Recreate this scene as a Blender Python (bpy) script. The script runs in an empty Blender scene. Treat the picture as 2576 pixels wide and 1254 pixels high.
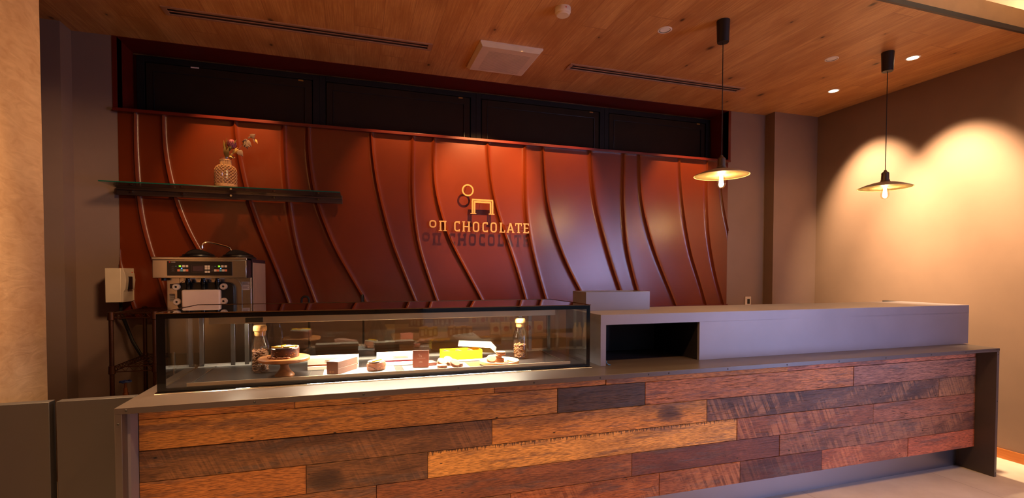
import bpy, bmesh, math, random
from mathutils import Vector, Matrix
random.seed(11)
S = bpy.context.scene
COL = S.collection
PI = math.pi

# ------------------------------------------------------------------ camera
CAM_H = 1.5
F_PX, CX, CY = 1239.9, 1287.9, 716.05
YAW, PITCH, ROLL = .30626, -.02557, .00195
fw = Vector((math.sin(YAW), math.cos(YAW), 0)); rt = Vector((math.cos(YAW), -math.sin(YAW), 0)); up = Vector((0, 0, 1))
f2 = fw*math.cos(PITCH)+up*math.sin(PITCH); u2 = up*math.cos(PITCH)-fw*math.sin(PITCH)
r3 = rt*math.cos(ROLL)+u2*math.sin(ROLL); u3 = u2*math.cos(ROLL)-rt*math.sin(ROLL)
cd = bpy.data.cameras.new('camera'); cam = bpy.data.objects.new('camera', cd); COL.objects.link(cam)
cd.sensor_fit = 'HORIZONTAL'; cd.sensor_width = 36; cd.lens = F_PX/2576*36
cd.shift_x = -(CX-1288)/2576; cd.shift_y = (CY-627)/2576
cd.clip_start = .02
cam.matrix_world = Matrix(((r3.x, u3.x, -f2.x, 0), (r3.y, u3.y, -f2.y, 0), (r3.z, u3.z, -f2.z, CAM_H), (0, 0, 0, 1)))
S.camera = cam

# ------------------------------------------------------------------ view, world, lights
S.view_settings.view_transform = 'Standard'; S.view_settings.look = 'None'
S.view_settings.gamma = 1; S.view_settings.exposure = 0; S.view_settings.use_curve_mapping = False
S.cycles.max_bounces = 10; S.cycles.transparent_max_bounces = 24; S.cycles.sample_clamp_indirect = 6
S.cycles.caustics_reflective = False; S.cycles.caustics_refractive = False
W = bpy.data.worlds.new('world'); S.world = W; W.use_nodes = True
W.node_tree.nodes['Background'].inputs[0].default_value = (.55, .7, 1, 1)
W.node_tree.nodes['Background'].inputs[1].default_value = .12

WARM = (1, .52, .19); WARM2 = (1, .68, .37)
def lamp(kind, name, loc, energy, color, aim=None, **kw):
    l = bpy.data.lights.new(name, kind); l.energy = energy; l.color = color
    for k, v in kw.items(): setattr(l, k, v)
    o = bpy.data.objects.new(name, l); COL.objects.link(o); o.location = loc
    d = Vector(aim)-Vector(loc) if aim else Vector((0, 0, -1))
    o.rotation_euler = d.to_track_quat('-Z', 'Y').to_euler()
    return o
# ceiling downlights near the right wall
lamp('SPOT', 'downlight_beam', (4.33, 2.89, 3.235), 880, WARM2, (5.78, 2.89, 0), spot_size=math.radians(66), spot_blend=.85, shadow_soft_size=.04)
lamp('SPOT', 'downlight_beam', (4.393, 3.636, 3.235), 600, WARM2, (5.95, 3.60, 0), spot_size=math.radians(64), spot_blend=.85, shadow_soft_size=.04)
# unseen wall washers below the ceiling, assumed from hot spots on the red wall
for x, y, e, a in ((1.25, 3.60, 290, 54), (-.80, 3.90, 85, 54), (.52, 3.88, 70, 60), (1.95, 3.88, 90, 60), (3.35, 3.88, 110, 56)):
    lamp('SPOT', 'assumed_washer_beam', (x, y, 3.235), e, WARM, (x-.1, 4.43, 2.38), spot_size=math.radians(a), spot_blend=.65, shadow_soft_size=.02)
# unseen downlight on the plastered pier at the left, assumed from its scallop
lamp('SPOT', 'assumed_pier_beam', (-1.18, 2.28, 3.5), 800, (1, .60, .28), (-1.20, 2.30, 0.8), spot_size=math.radians(66), spot_blend=.5, shadow_soft_size=.04)
# unseen customer-side downlights, assumed for the warm light on the counter boards
for x, y, e in ((-.5, 1.0, 140), (.9, 1.0, 150), (2.5, 1.1, 110), (3.9, 1.3, 85), (.2, -1.6, 85), (2.4, -1.6, 85)):
    lamp('SPOT', 'assumed_room_beam', (x, y, 3.55), e, WARM, (x, y+.25, 0), spot_size=math.radians(100), spot_blend=.6, shadow_soft_size=.05)
# unseen fill spot, added to brighten the dim back-left walls and machine
lamp('SPOT', 'left_fill_spot', (.8, .5, 3.5), 460, (1, .60, .30), (-2.0, 4.3, 1.7), spot_size=math.radians(28), spot_blend=1., shadow_soft_size=.3)
# cove light on top of the lowered wooden ceiling
lamp('AREA', 'cove_light', (2.2, 2.52, 3.48), 110, (1, .74, .42), (2.2, 2.50, 3.9), shape='RECTANGLE', size=5.4, size_y=.05)
# daylight assumed through an unseen shop front behind the camera
lamp('AREA', 'assumed_daylight', (3.0, -4.1, 1.9), 5, (.55, .62, 1), (3.0, 2.5, .8), shape='RECTANGLE', size=3.4, size_y=1.9, spread=math.radians(100))
# cooler daylight through an assumed glazed entrance in the right wall, beside the camera
lamp('AREA', 'assumed_entrance_daylight', (5.35, -.55, 1.25), 60, (.50, .54, 1), (3.75, 2.5, .95), shape='RECTANGLE', size=1.7, size_y=2.0, spread=math.radians(86))

# ------------------------------------------------------------------ materials
def lin(r, g=None, b=None):
    if g is None: r, g, b = r
    return tuple(((c/255)/12.92 if c/255 <= .04045 else ((c/255+.055)/1.055)**2.4) for c in (r, g, b))+(1,)
def mat(name):
    m = bpy.data.materials.new(name); m.use_nodes = True
    return m, m.node_tree, m.node_tree.nodes['Principled BSDF']
def nd(t, typ, props=None, **ins):
    n = t.nodes.new('ShaderNode'+typ)
    for k, v in (props or {}).items(): setattr(n, k, v)
    for k, v in ins.items():
        key = int(k[1:]) if k[0] == '_' and k[1:].isdigit() else k.replace('_', ' ')
        s = n.inputs[key]
        if isinstance(v, bpy.types.NodeSocket): t.links.new(v, s)
        else: s.default_value = v
    return n
def mth(t, op, a, b=0., c=0.): return nd(t, 'Math', dict(operation=op), _0=a, _1=b, _2=c).outputs[0]
def mixc(t, f, a, b, bt='MIX'):
    n = t.nodes.new('ShaderNodeMix'); n.data_type = 'RGBA'; n.blend_type = bt
    for i, v in ((0, f), (6, a), (7, b)):
        if isinstance(v, bpy.types.NodeSocket): t.links.new(v, n.inputs[i])
        else: n.inputs[i].default_value = v
    return n.outputs[2]
def ramp(t, f, stops, interp='LINEAR'):
    n = t.nodes.new('ShaderNodeValToRGB'); t.links.new(f, n.inputs[0]); e = n.color_ramp.elements
    n.color_ramp.interpolation = interp
    while len(e) < len(stops): e.new(.5)
    for i, (p, c) in enumerate(stops):
        e[i].position = p; e[i].color = c if not isinstance(c, (int, float)) else (c, c, c, 1)
    return n.outputs[0]
def plain(name, col, rough=.5, metal=0, spec=.5, noise=0, nscale=8, bump=0, bscale=200, aniso=0, coat=0, alpha=None):
    m, t, b = mat(name)
    c = lin(col); b.inputs['Roughness'].default_value = rough; b.inputs['Metallic'].default_value = metal
    b.inputs['Specular IOR Level'].default_value = spec; b.inputs['Coat Weight'].default_value = coat
    tc = nd(t, 'TexCoord')
    n = nd(t, 'TexNoise', Vector=tc.outputs['Object'], Scale=nscale, Detail=4.)
    k = noise or .04
    lo = tuple(x*(1-k*1.6) for x in c[:3])+(1,); hi = tuple(min(1, x*(1+k*1.6)) for x in c[:3])+(1,)
    t.links.new(ramp(t, n.outputs[0], [(.3, lo), (.7, hi)]), b.inputs['Base Color'])
    if bump:
        n2 = nd(t, 'TexNoise', Vector=tc.outputs['Object'], Scale=bscale, Detail=2.)
        bp = nd(t, 'Bump', Height=n2.outputs[0], Strength=bump, Distance=.002); t.links.new(bp.outputs[0], b.inputs['Normal'])
    return m
def brushed(name, col, rough=.3, axis=0):
    m, t, b = mat(name); b.inputs['Metallic'].default_value = 1
    tc = nd(t, 'TexCoord'); s = [4, 4, 4]; 
    for i in range(3):
        if i != axis: s[i] = 400
    mp = nd(t, 'Mapping', Vector=tc.outputs['Object'], Scale=tuple(s))
    n = nd(t, 'TexNoise', Vector=mp.outputs[0], Scale=1., Detail=3.)
    c = lin(col); t.links.new(ramp(t, n.outputs[0], [(.3, tuple(x*.95 for x in c[:3])+(1,)), (.7, c)]), b.inputs['Base Color'])
    t.links.new(ramp(t, n.outputs[0], [(.3, rough*.95), (.7, rough*1.1)]), b.inputs['Roughness'])
    return m
def emit(name, col, strength):
    m, t, b = mat(name); b.inputs['Base Color'].default_value = (0, 0, 0, 1)
    b.inputs['Emission Color'].default_value = tuple(col)+(1,); b.inputs['Emission Strength'].default_value = strength
    return m
def thin_glass(name, tint=(1, 1, 1), refl=1., ior=1.5, rough=.0, base=0.):
    m, t, b = mat(name); t.nodes.remove(b)
    out = [n for n in t.nodes if n.type == 'OUTPUT_MATERIAL'][0]
    tr = nd(t, 'BsdfTransparent', Color=tuple(tint)+(1,)); gl = nd(t, 'BsdfGlossy', Color=(refl, refl, refl, 1), Roughness=rough)
    geo = nd(t, 'NewGeometry')
    fr = nd(t, 'Fresnel', IOR=mth(t, 'MULTIPLY_ADD', geo.outputs['Backfacing'], 1/ior-ior, ior))
    f = mth(t, 'MINIMUM', mth(t, 'ADD', mth(t, 'MULTIPLY', fr.outputs[0], 1.5), base), 1.)
    mx = nd(t, 'MixShader', _0=f, _1=tr.outputs[0], _2=gl.outputs[0]); t.links.new(mx.outputs[0], out.inputs[0])
    return m

def ceiling_wood():
    m, t, b = mat('oak_ceiling_boards')
    tc = nd(t, 'TexCoord'); sx = nd(t, 'SeparateXYZ', Vector=tc.outputs['Object'])
    x, y = sx.outputs[0], sx.outputs[1]
    u = mth(t, 'DIVIDE', x, .192); idx = mth(t, 'FLOOR', u)
    wn = nd(t, 'TexWhiteNoise', dict(noise_dimensions='1D'), W=idx)
    v = mth(t, 'DIVIDE', mth(t, 'ADD', y, mth(t, 'MULTIPLY', wn.outputs[0], 7.)), 2.6); idy = mth(t, 'FLOOR', v)
    wn2 = nd(t, 'TexWhiteNoise', dict(noise_dimensions='2D'), Vector=nd(t, 'CombineXYZ', X=idx, Y=idy).outputs[0])
    off = wn2.outputs[0]
    fx = mth(t, 'FRACT', u); fy = mth(t, 'FRACT', v)
    ex = mth(t, 'MINIMUM', fx, mth(t, 'SUBTRACT', 1., fx)); ey = mth(t, 'MINIMUM', fy, mth(t, 'SUBTRACT', 1., fy))
    gap = mth(t, 'MULTIPLY', mth(t, 'GREATER_THAN', ex, .009), mth(t, 'GREATER_THAN', ey, .0012))
    wv = nd(t, 'CombineXYZ', X=mth(t, 'ADD', x, mth(t, 'MULTIPLY', off, 31.)), Y=mth(t, 'MULTIPLY', y, .16), Z=mth(t, 'MULTIPLY', off, 17.))
    warp = nd(t, 'TexNoise', Vector=wv.outputs[0], Scale=5., Detail=2.)
    rings = nd(t, 'TexNoise', Vector=nd(t, 'VectorMath', dict(operation='MULTIPLY_ADD'), _0=warp.outputs['Color'], _1=(.16, .05, 0), _2=wv.outputs[0]).outputs[0], Scale=26., Detail=6., Roughness=.62)
    fine = nd(t, 'TexNoise', Vector=nd(t, 'Mapping', Vector=wv.outputs[0], Scale=(150, 22, 1)).outputs[0], Scale=1., Detail=3.)
    c = ramp(t, rings.outputs[0], [(.30, lin(190, 130, 76)), (.46, lin(222, 168, 106)), (.58, lin(206, 148, 88)), (.78, lin(236, 186, 124))])
    c = mixc(t, ramp(t, fine.outputs[0], [(.35, 1.), (.6, 0.)]), c, lin(182, 118, 66))
    c = mixc(t, .35, c, ramp(t, off, [(0, lin(184, 124, 70)), (.5, lin(216, 160, 98)), (1, lin(236, 184, 120))]))
    kv = nd(t, 'CombineXYZ', X=mth(t, 'MULTIPLY', x, 2.6), Y=mth(t, 'MULTIPLY', y, 1.5), Z=off)
    vo = nd(t, 'TexVoronoi', dict(voronoi_dimensions='2D'), Vector=nd(t, 'VectorMath', dict(operation='MULTIPLY_ADD'), _0=warp.outputs['Color'], _1=(.05, .05, 0), _2=kv.outputs[0]).outputs[0], Scale=1.)
    cr = nd(t, 'SeparateColor', Color=vo.outputs['Color'])
    sel = mth(t, 'GREATER_THAN', cr.outputs[0], .35)
    sz = mth(t, 'MULTIPLY_ADD', cr.outputs[1], .07, .015)
    kn = mth(t, 'MULTIPLY', ramp(t, mth(t, 'DIVIDE', vo.outputs['Distance'], sz), [(.3, .9), (1., 0.)]), sel)
    halo = mth(t, 'MULTIPLY', ramp(t, mth(t, 'DIVIDE', vo.outputs['Distance'], mth(t, 'MULTIPLY', sz, 4.)), [(.1, .45), (1., 0.)]), sel)
    big = nd(t, 'TexNoise', Vector=nd(t, 'Mapping', Vector=wv.outputs[0], Scale=(7, 14, 1)).outputs[0], Scale=1., Detail=4.)
    c = mixc(t, ramp(t, big.outputs[0], [(.42, 0.), (.7, .6)]), c, lin(168, 106, 56))
    c = mixc(t, halo, c, lin(128, 78, 42)); c = mixc(t, kn, c, lin(52, 28, 16))
    c = mixc(t, gap, lin(172, 116, 68), c)
    t.links.new(c, b.inputs['Base Color']); b.inputs['Roughness'].default_value = .42
    bp = nd(t, 'Bump', Height=mth(t, 'ADD', gap, mth(t, 'MULTIPLY', fine.outputs[0], .2)), Strength=.35, Distance=.002)
    t.links.new(bp.outputs[0], b.inputs['Normal'])
    return m

def barn_wood():
    """reclaimed boards: per-board colour and offsets come from mesh attributes."""
    m, t, b = mat('reclaimed_barn_boards')
    tc = nd(t, 'TexCoord'); at = nd(t, 'Attribute', dict(attribute_name='tint')); a2 = nd(t, 'Attribute', dict(attribute_name='seed'))
    sd = nd(t, 'SeparateColor', Color=a2.outputs['Color'])     # r: offset, g: saw marks, b: grain strength
    off = nd(t, 'VectorMath', dict(operation='SCALE'), _0=(17., 5., 29.)); t.links.new(sd.outputs[0], off.inputs[3])
    p = nd(t, 'VectorMath', dict(operation='ADD'), _0=tc.outputs['Object'], _1=off.outputs[0]).outputs[0]
    lw = nd(t, 'TexNoise', Vector=nd(t, 'Mapping', Vector=p, Scale=(1.3, 1, 3.5)).outputs[0], Scale=2., Detail=3.)
    pw = nd(t, 'VectorMath', dict(operation='MULTIPLY_ADD'), _0=lw.outputs['Color'], _1=(.03, 0, .034), _2=p).outputs[0]
    grain = nd(t, 'TexNoise', Vector=nd(t, 'Mapping', Vector=pw, Scale=(3.4, 1, 105)).outputs[0], Scale=1.6, Detail=7., Roughness=.68)
    fine = nd(t, 'TexNoise', Vector=nd(t, 'Mapping', Vector=pw, Scale=(26, 1, 420)).outputs[0], Scale=1., Detail=3.)
    cr = nd(t, 'TexNoise', Vector=nd(t, 'Mapping', Vector=pw, Scale=(11, 1, 210)).outputs[0], Scale=1., Detail=5., Roughness=.75)
    blot = nd(t, 'TexNoise', Vector=nd(t, 'Mapping', Vector=p, Scale=(1.6, 1, 6)).outputs[0], Scale=1.7, Detail=6., Roughness=.62)
    base = at.outputs['Color']
    dark = mixc(t, 1., base, (.20, .145, .115, 1), 'MULTIPLY'); light = mixc(t, 1., base, (1.4, 1.42, 1.36, 1), 'MULTIPLY')
    grey = mixc(t, .6, dark, lin(112, 96, 88))
    c = mixc(t, ramp(t, grain.outputs[0], [(.30, .9), (.42, .35), (.50, .12), (.56, .4), (.66, 0.)]), light, dark)
    # broad stains and weathered grey patches, heavier on the rough dark boards
    c = mixc(t, mth(t, 'MULTIPLY', ramp(t, blot.outputs[0], [(.46, 0.), (.66, .85)]), mth(t, 'MULTIPLY_ADD', sd.outputs[1], .6, .55)), c, dark)
    wth = nd(t, 'TexNoise', Vector=nd(t, 'Mapping', Vector=p, Scale=(1.1, 1, 9), Location=(3, 0, 1)).outputs[0], Scale=2.2, Detail=8., Roughness=.68)
    c = mixc(t, ramp(t, wth.outputs[0], [(.53, 0.), (.61, .7)]), c, grey)
    c = mixc(t, ramp(t, fine.outputs[0], [(.38, .75), (.56, 0.)]), c, dark)
    crack = ramp(t, cr.outputs[0], [(.33, 1.), (.41, 0.)])
    crack = mth(t, 'MULTIPLY', crack, sd.outputs[2])
    c = mixc(t, mth(t, 'MULTIPLY', crack, .9), c, lin(34, 18, 12))
    # circular saw marks: slanted stripes in patches
    px = nd(t, 'VectorRotate', dict(rotation_type='Y_AXIS'), Vector=p, Angle=.42)
    sw = nd(t, 'TexNoise', Vector=nd(t, 'Mapping', Vector=px.outputs[0], Scale=(52, 1, 1.6)).outputs[0], Scale=1., Detail=3., Roughness=.6)
    patch = nd(t, 'TexNoise', Vector=nd(t, 'Mapping', Vector=px.outputs[0], Scale=(2.6, 1, 7)).outputs[0], Scale=1.3, Detail=6., Roughness=.65)
    sawf = mth(t, 'MULTIPLY', mth(t, 'MULTIPLY', ramp(t, sw.outputs[0], [(.44, 0.), (.54, 1.)]), ramp(t, patch.outputs[0], [(.44, 0.), (.56, 1.)])), sd.outputs[1])
    c = mixc(t, mth(t, 'MULTIPLY', sawf, .6), c, mixc(t, .5, light, lin(216, 150, 96)))
    # knots
    kvv = nd(t, 'Mapping', Vector=pw, Scale=(2.1, .01, 9)).outputs[0]
    kvo = nd(t, 'TexVoronoi', Vector=kvv, Scale=1.); kh = nd(t, 'SeparateColor', Color=kvo.outputs['Color'])
    kd = mth(t, 'DIVIDE', kvo.outputs['Distance'], mth(t, 'MULTIPLY_ADD', kh.outputs[1], .22, .07))
    knot = mth(t, 'MULTIPLY', ramp(t, kd, [(.25, 1.), (.6, .55), (1., 0.)]), mth(t, 'GREATER_THAN', kh.outputs[0], .66))
    c = mixc(t, mth(t, 'MULTIPLY', knot, .85), c, lin(58, 32, 20))
    # two big knots and the torn, stain-edged board
    wz = nd(t, 'TexNoise', Vector=nd(t, 'Mapping', Vector=tc.outputs['Object'], Scale=(9, 1, 30)).outputs[0], Scale=1., Detail=4.)
    so = nd(t, 'SeparateXYZ', Vector=nd(t, 'VectorMath', dict(operation='MULTIPLY_ADD'), _0=wz.outputs['Color'], _1=(.09, 0, .04), _2=tc.outputs['Object']).outputs[0])
    for kx, kz, rx, rz_ in ((1.815, .682, .115, .05), (-.10, .535, .10, .055)):
        q = mth(t, 'SQRT', mth(t, 'ADD', mth(t, 'POWER', mth(t, 'DIVIDE', mth(t, 'SUBTRACT', so.outputs[0], kx), rx), 2.), mth(t, 'POWER', mth(t, 'DIVIDE', mth(t, 'SUBTRACT', so.outputs[2], kz), rz_), 2.)))
        c = mixc(t, ramp(t, q, [(.35, .88), (.75, .6), (1., 0.)]), c, lin(50, 27, 17))
    sp = nd(t, 'SeparateXYZ', Vector=tc.outputs['Object'])
    tooth = nd(t, 'TexNoise', Vector=nd(t, 'CombineXYZ', X=mth(t, 'MULTIPLY', sp.outputs[0], 95.), Y=0., Z=mth(t, 'MULTIPLY', sp.outputs[2], 7.)).outputs[0], Scale=1., Detail=2.)
    edge = mth(t, 'MULTIPLY', mth(t, 'GREATER_THAN', mth(t, 'ADD', mth(t, 'MULTIPLY', mth(t, 'SUBTRACT', tooth.outputs[0], .5), .11), sp.outputs[2]), .586), mth(t, 'LESS_THAN', sp.outputs[2], .592))
    edge = mth(t, 'MULTIPLY', edge, mth(t, 'MULTIPLY', mth(t, 'GREATER_THAN', sp.outputs[0], .34), mth(t, 'LESS_THAN', sp.outputs[0], 2.246)))
    c = mixc(t, mth(t, 'MULTIPLY', edge, .8), c, lin(54, 30, 18))
    # nail holes
    vo = nd(t, 'TexVoronoi', dict(voronoi_dimensions='3D'), Vector=nd(t, 'Mapping', Vector=p, Scale=(8, .01, 20)).outputs[0], Scale=1.)
    nh = nd(t, 'SeparateColor', Color=vo.outputs['Color'])
    nail = mth(t, 'MULTIPLY', ramp(t, vo.outputs['Distance'], [(.035, 1.), (.08, 0.)]), mth(t, 'GREATER_THAN', nh.outputs[0], .55))
    c = mixc(t, nail, c, lin(16, 9, 7))
    t.links.new(c, b.inputs['Base Color'])
    t.links.new(ramp(t, grain.outputs[0], [(.3, .62), (.7, .42)]), b.inputs['Roughness'])
    h = mth(t, 'SUBTRACT', mth(t, 'ADD', mth(t, 'MULTIPLY', grain.outputs[0], .8), mth(t, 'MULTIPLY', sawf, .25)), mth(t, 'ADD', crack, nail))
    h = mth(t, 'ADD', h, mth(t, 'MULTIPLY', fine.outputs[0], .3))
    bp = nd(t, 'Bump', Height=h, Strength=.75, Distance=.004); t.links.new(bp.outputs[0], b.inputs['Normal'])
    return m

def turned_wood(name, a, bcol, axis_scale=(3, 60, 60), rough=.45, wscale=1.):
    m, t, b = mat(name); tc = nd(t, 'TexCoord')
    w = nd(t, 'TexNoise', Vector=tc.outputs['Object'], Scale=6., Detail=2.)
    pw = nd(t, 'VectorMath', dict(operation='MULTIPLY_ADD'), _0=w.outputs['Color'], _1=(.03, .03, .03), _2=tc.outputs['Object']).outputs[0]
    n = nd(t, 'TexNoise', Vector=nd(t, 'Mapping', Vector=pw, Scale=axis_scale).outputs[0], Scale=wscale, Detail=4.)
    t.links.new(ramp(t, n.outputs[0], [(.35, lin(a)), (.65, lin(bcol))]), b.inputs['Base Color'])
    b.inputs['Roughness'].default_value = rough
    return m

def paint_red():
    m, t, b = mat('red_gloss_paint'); tc = nd(t, 'TexCoord')
    n = nd(t, 'TexNoise', Vector=tc.outputs['Object'], Scale=2.5, Detail=4.)
    t.links.new(ramp(t, n.outputs[0], [(.3, lin(99, 37, 12)), (.7, lin(107, 41, 13))]), b.inputs['Base Color'])
    b.inputs['Roughness'].default_value = .26; b.inputs['Specular IOR Level'].default_value = .5
    n2 = nd(t, 'TexNoise', Vector=tc.outputs['Object'], Scale=330., Detail=2.)
    n3 = nd(t, 'TexNoise', Vector=tc.outputs['Object'], Scale=60., Detail=2.)
    bp = nd(t, 'Bump', Height=mth(t, 'ADD', n2.outputs[0], mth(t, 'MULTIPLY', n3.outputs[0], .6)), Strength=.2, Distance=.0015)
    t.links.new(bp.outputs[0], b.inputs['Normal'])
    return m
def plaster(name, c1, c2, scale=1.6):
    m, t, b = mat(name); tc = nd(t, 'TexCoord')
    n = nd(t, 'TexNoise', Vector=tc.outputs['Object'], Scale=scale, Detail=8., Roughness=.65, Distortion=1.2)
    n2 = nd(t, 'TexNoise', Vector=nd(t, 'Mapping', Vector=tc.outputs['Object'], Scale=(1, 1, 3)).outputs[0], Scale=scale*4, Detail=6., Distortion=2.)
    v = mth(t, 'ADD', mth(t, 'MULTIPLY', n.outputs[0], .6), mth(t, 'MULTIPLY', n2.outputs[0], .4))
    t.links.new(ramp(t, v, [(.36, lin(c1)), (.64, lin(c2))]), b.inputs['Base Color']); b.inputs['Roughness'].default_value = .62
    bp = nd(t, 'Bump', Height=v, Strength=.25, Distance=.01); t.links.new(bp.outputs[0], b.inputs['Normal'])
    return m
def floor_tiles():
    m, t, b = mat('beige_floor_tiles'); tc = nd(t, 'TexCoord')
    br = nd(t, 'TexBrick', dict(offset=.5), Vector=nd(t, 'Mapping', Vector=tc.outputs['Object'], Location=(.1, .37, 0)).outputs[0], Color1=lin(214, 200, 186), Color2=lin(205, 190, 176), Mortar=lin(150, 130, 112), Scale=1., Mortar_Size=.003, Brick_Width=1.2, Row_Height=.6)
    n = nd(t, 'TexNoise', Vector=tc.outputs['Object'], Scale=3., Detail=8., Roughness=.6)
    t.links.new(mixc(t, .5, br.outputs[0], ramp(t, n.outputs[0], [(.3, lin(176, 160, 146)), (.7, lin(222, 210, 198))])), b.inputs['Base Color'])
    b.inputs['Roughness'].default_value = .5
    bp = nd(t, 'Bump', dict(invert=True), Height=br.outputs['Fac'], Strength=.4, Distance=.002); t.links.new(bp.outputs[0], b.inputs['Normal'])
    return m

M = {}
M['ceil'] = ceiling_wood(); M['barn'] = barn_wood(); M['red'] = paint_red(); M['tile'] = floor_tiles()
M['redtrim'] = plain('red_trim_paint', (96, 28, 18), .3, bump=.1, bscale=60)
M['grey'] = plain('taupe_wall_paint', (134, 108, 94), .8, noise=.03, nscale=3, bump=.08, bscale=180)
M['plaster'] = plaster('trowelled_plaster', (190, 152, 116), (222, 188, 150))
M['fascia'] = plain('tan_fascia_paint', (198, 156, 112), .7)
M['white'] = plain('white_ceiling_paint', (235, 228, 215), .8)
M['counter'] = plain('grey_brown_counter_laminate', (76, 67, 65), .34, noise=.05, nscale=5, bump=.04, bscale=500)
M['steelgrey'] = plain('grey_steel_panel', (118, 112, 122), .42, noise=.06, nscale=2.2, bump=.03, bscale=300)
M['kick'] = brushed('satin_steel_kick_plate', (150, 146, 150), .38)
M['dkgrey'] = plain('dark_grey_laminate', (54, 50, 52), .5, noise=.04, nscale=3)
M['inner'] = plain('black_grey_lining', (34, 32, 36), .6)
M['winframe'] = plain('dark_bronze_window_frame', (30, 25, 22), .6, spec=.15)
M['blind'] = plain('dark_blackout_film', (44, 31, 20), .7, spec=.1)
M['black'] = plain('black_plastic', (16, 16, 18), .35)
M['blackm'] = plain('matt_black_metal', (24, 21, 20), .5)
M['bglass'] = plain('black_edge_print', (8, 8, 9), .08, spec=.8)
M['steel'] = brushed('brushed_stainless_steel', (205, 200, 192), .24)
M['steelv'] = brushed('brushed_stainless_upright', (200, 196, 190), .25, 2)
M['chrome'] = plain('polished_chrome', (225, 225, 225), .07, metal=1)
M['gold'] = plain('satin_brass_sheet', (226, 178, 104), .34, metal=.35)
M['socket'] = plain('aged_bronze_socket', (92, 74, 62), .38, metal=.6)
M['shade_in'] = plain('cream_enamel', (206, 186, 140), .45)
M['shade_out'] = plain('taupe_enamel', (140, 120, 108), .4)
M['fil'] = emit('glowing_filament', (1, .62, .25), 220)
M['bulb'] = thin_glass('clear_bulb_glass', (1, .93, .8), .8)
M['led'] = emit('white_led_dots', (1, .9, .74), 60)
M['dl_on'] = emit('lit_downlight_lens', (1, .72, .42), 28)
M['reflector'] = plain('satin_reflector', (240, 232, 222), .3)
M['dlring'] = plain('white_lamp_ring', (232, 214, 196), .5)
M['alu'] = plain('beige_aluminium_slot', (172, 128, 100), .5)
M['slot'] = plain('dark_slot', (46, 26, 16), .8)
M['ivory'] = plain('ivory_plastic', (224, 202, 176), .45)
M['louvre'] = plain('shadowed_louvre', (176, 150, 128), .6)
M['ivory2'] = plain('warm_ivory_plastic', (212, 190, 168), .5)
M['glass'] = thin_glass('clear_pane_glass', (.97, .99, .975), .9)
M['glassedge'] = plain('green_glass_edge', (24, 90, 72), .1, spec=.8)
M['topglass'] = thin_glass('smoked_top_glass', (.05, .045, .04), .9, base=.05)
M['shelfglass'] = thin_glass('shelf_glass', (.92, .97, .94), .8)
M['jar'] = thin_glass('jar_glass', (.97, .985, .98), .9)
M['cork'] = turned_wood('cork', (196, 132, 66), (222, 164, 96), (30, 30, 30), .8, 3.)
M['almond'] = plain('almond_skin', (150, 92, 56), .6, noise=.2, nscale=90, bump=.4, bscale=240)
M['tray'] = plain('dark_stone_tray', (42, 37, 36), .3, noise=.1, nscale=8)
M['slate'] = plain('slate_board', (150, 148, 150), .6, noise=.08, nscale=14, bump=.4, bscale=60)
M['accw'] = turned_wood('acacia_wood', (122, 66, 30), (196, 124, 66), (6, 60, 12), .4, .7)
M['lightwood'] = turned_wood('beech_wood', (206, 150, 92), (226, 176, 118), (60, 5, 60), .5, .8)
M['choco'] = plain('chocolate_glaze', (70, 32, 20), .35, noise=.25, nscale=60, bump=.6, bscale=70)
M['choco2'] = plain('milk_chocolate_coating', (140, 88, 62), .45, noise=.2, nscale=50, bump=.8, bscale=60)
M['cream'] = plain('white_icing', (246, 236, 214), .4, bump=.5, bscale=60)
M['orange'] = plain('candied_orange_peel', (252, 190, 20), .3)
M['nut'] = plain('chopped_nut', (190, 112, 56), .6)
M['card'] = plain('ivory_card', (240, 226, 204), .6)
M['cardo'] = plain('orange_card', (222, 108, 24), .6)
M['cardp'] = plain('crimson_card', (172, 22, 60), .6)
M['cardline'] = plain('grey_embossed_print', (196, 168, 140), .6)
M['yellow'] = plain('yellow_card', (250, 214, 14), .5)
M['brown'] = plain('brown_textured_card', (122, 86, 72), .6, noise=.06, nscale=40, bump=.5, bscale=150)
M['brownend'] = plain('dark_brown_card', (112, 66, 52), .5)
M['choccard'] = plain('chestnut_card', (140, 74, 58), .5)
M['ink'] = plain('pale_print', (240, 222, 208), .6)
M['goldink'] = plain('gold_print', (230, 170, 90), .4)
M['biscuit'] = plain('baked_biscuit', (150, 96, 62), .8, noise=.14, nscale=70, bump=.7, bscale=140)
M['filling'] = plain('chocolate_filling', (70, 34, 24), .5)
M['panelblk'] = plain('black_control_panel', (30, 26, 26), .3)
M['lcd'] = plain('lcd_screen', (72, 52, 56), .25)
M['keyw'] = plain('cream_key', (232, 214, 182), .5); M['keyb'] = plain('blue_key', (120, 186, 190), .5); M['keyo'] = plain('orange_key', (240, 140, 96), .5)
M['ledg'] = emit('green_segment_display', (.35, 1, .05), 2.2); M['ledb'] = emit('blue_indicator', (.05, .25, 1), 9)
M['white_pl'] = plain('white_polymer_block', (238, 214, 198), .45)
M['sticker'] = plain('pale_sticker', (206, 186, 172), .5); M['stickerg'] = plain('grey_sticker', (150, 140, 134), .5); M['stickertext'] = plain('sticker_print', (90, 70, 64), .6)
M['redlogo'] = plain('red_logo_print', (220, 40, 30), .5)
M['copper'] = plain('bronze_wire', (92, 54, 34), .35, metal=.7)
M['blue'] = plain('blue_valve_wheel', (22, 40, 96), .4)
M['brass'] = plain('brass_pipe', (150, 90, 56), .4, metal=.7)
M['rubber'] = plain('black_rubber_cable', (22, 20, 22), .5)
M['yellowst'] = plain('amber_sticker', (150, 100, 24), .5)
M['basew'] = turned_wood('oak_baseboard', (176, 100, 40), (200, 124, 56), (60, 3, 60), .5, .6)
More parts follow.
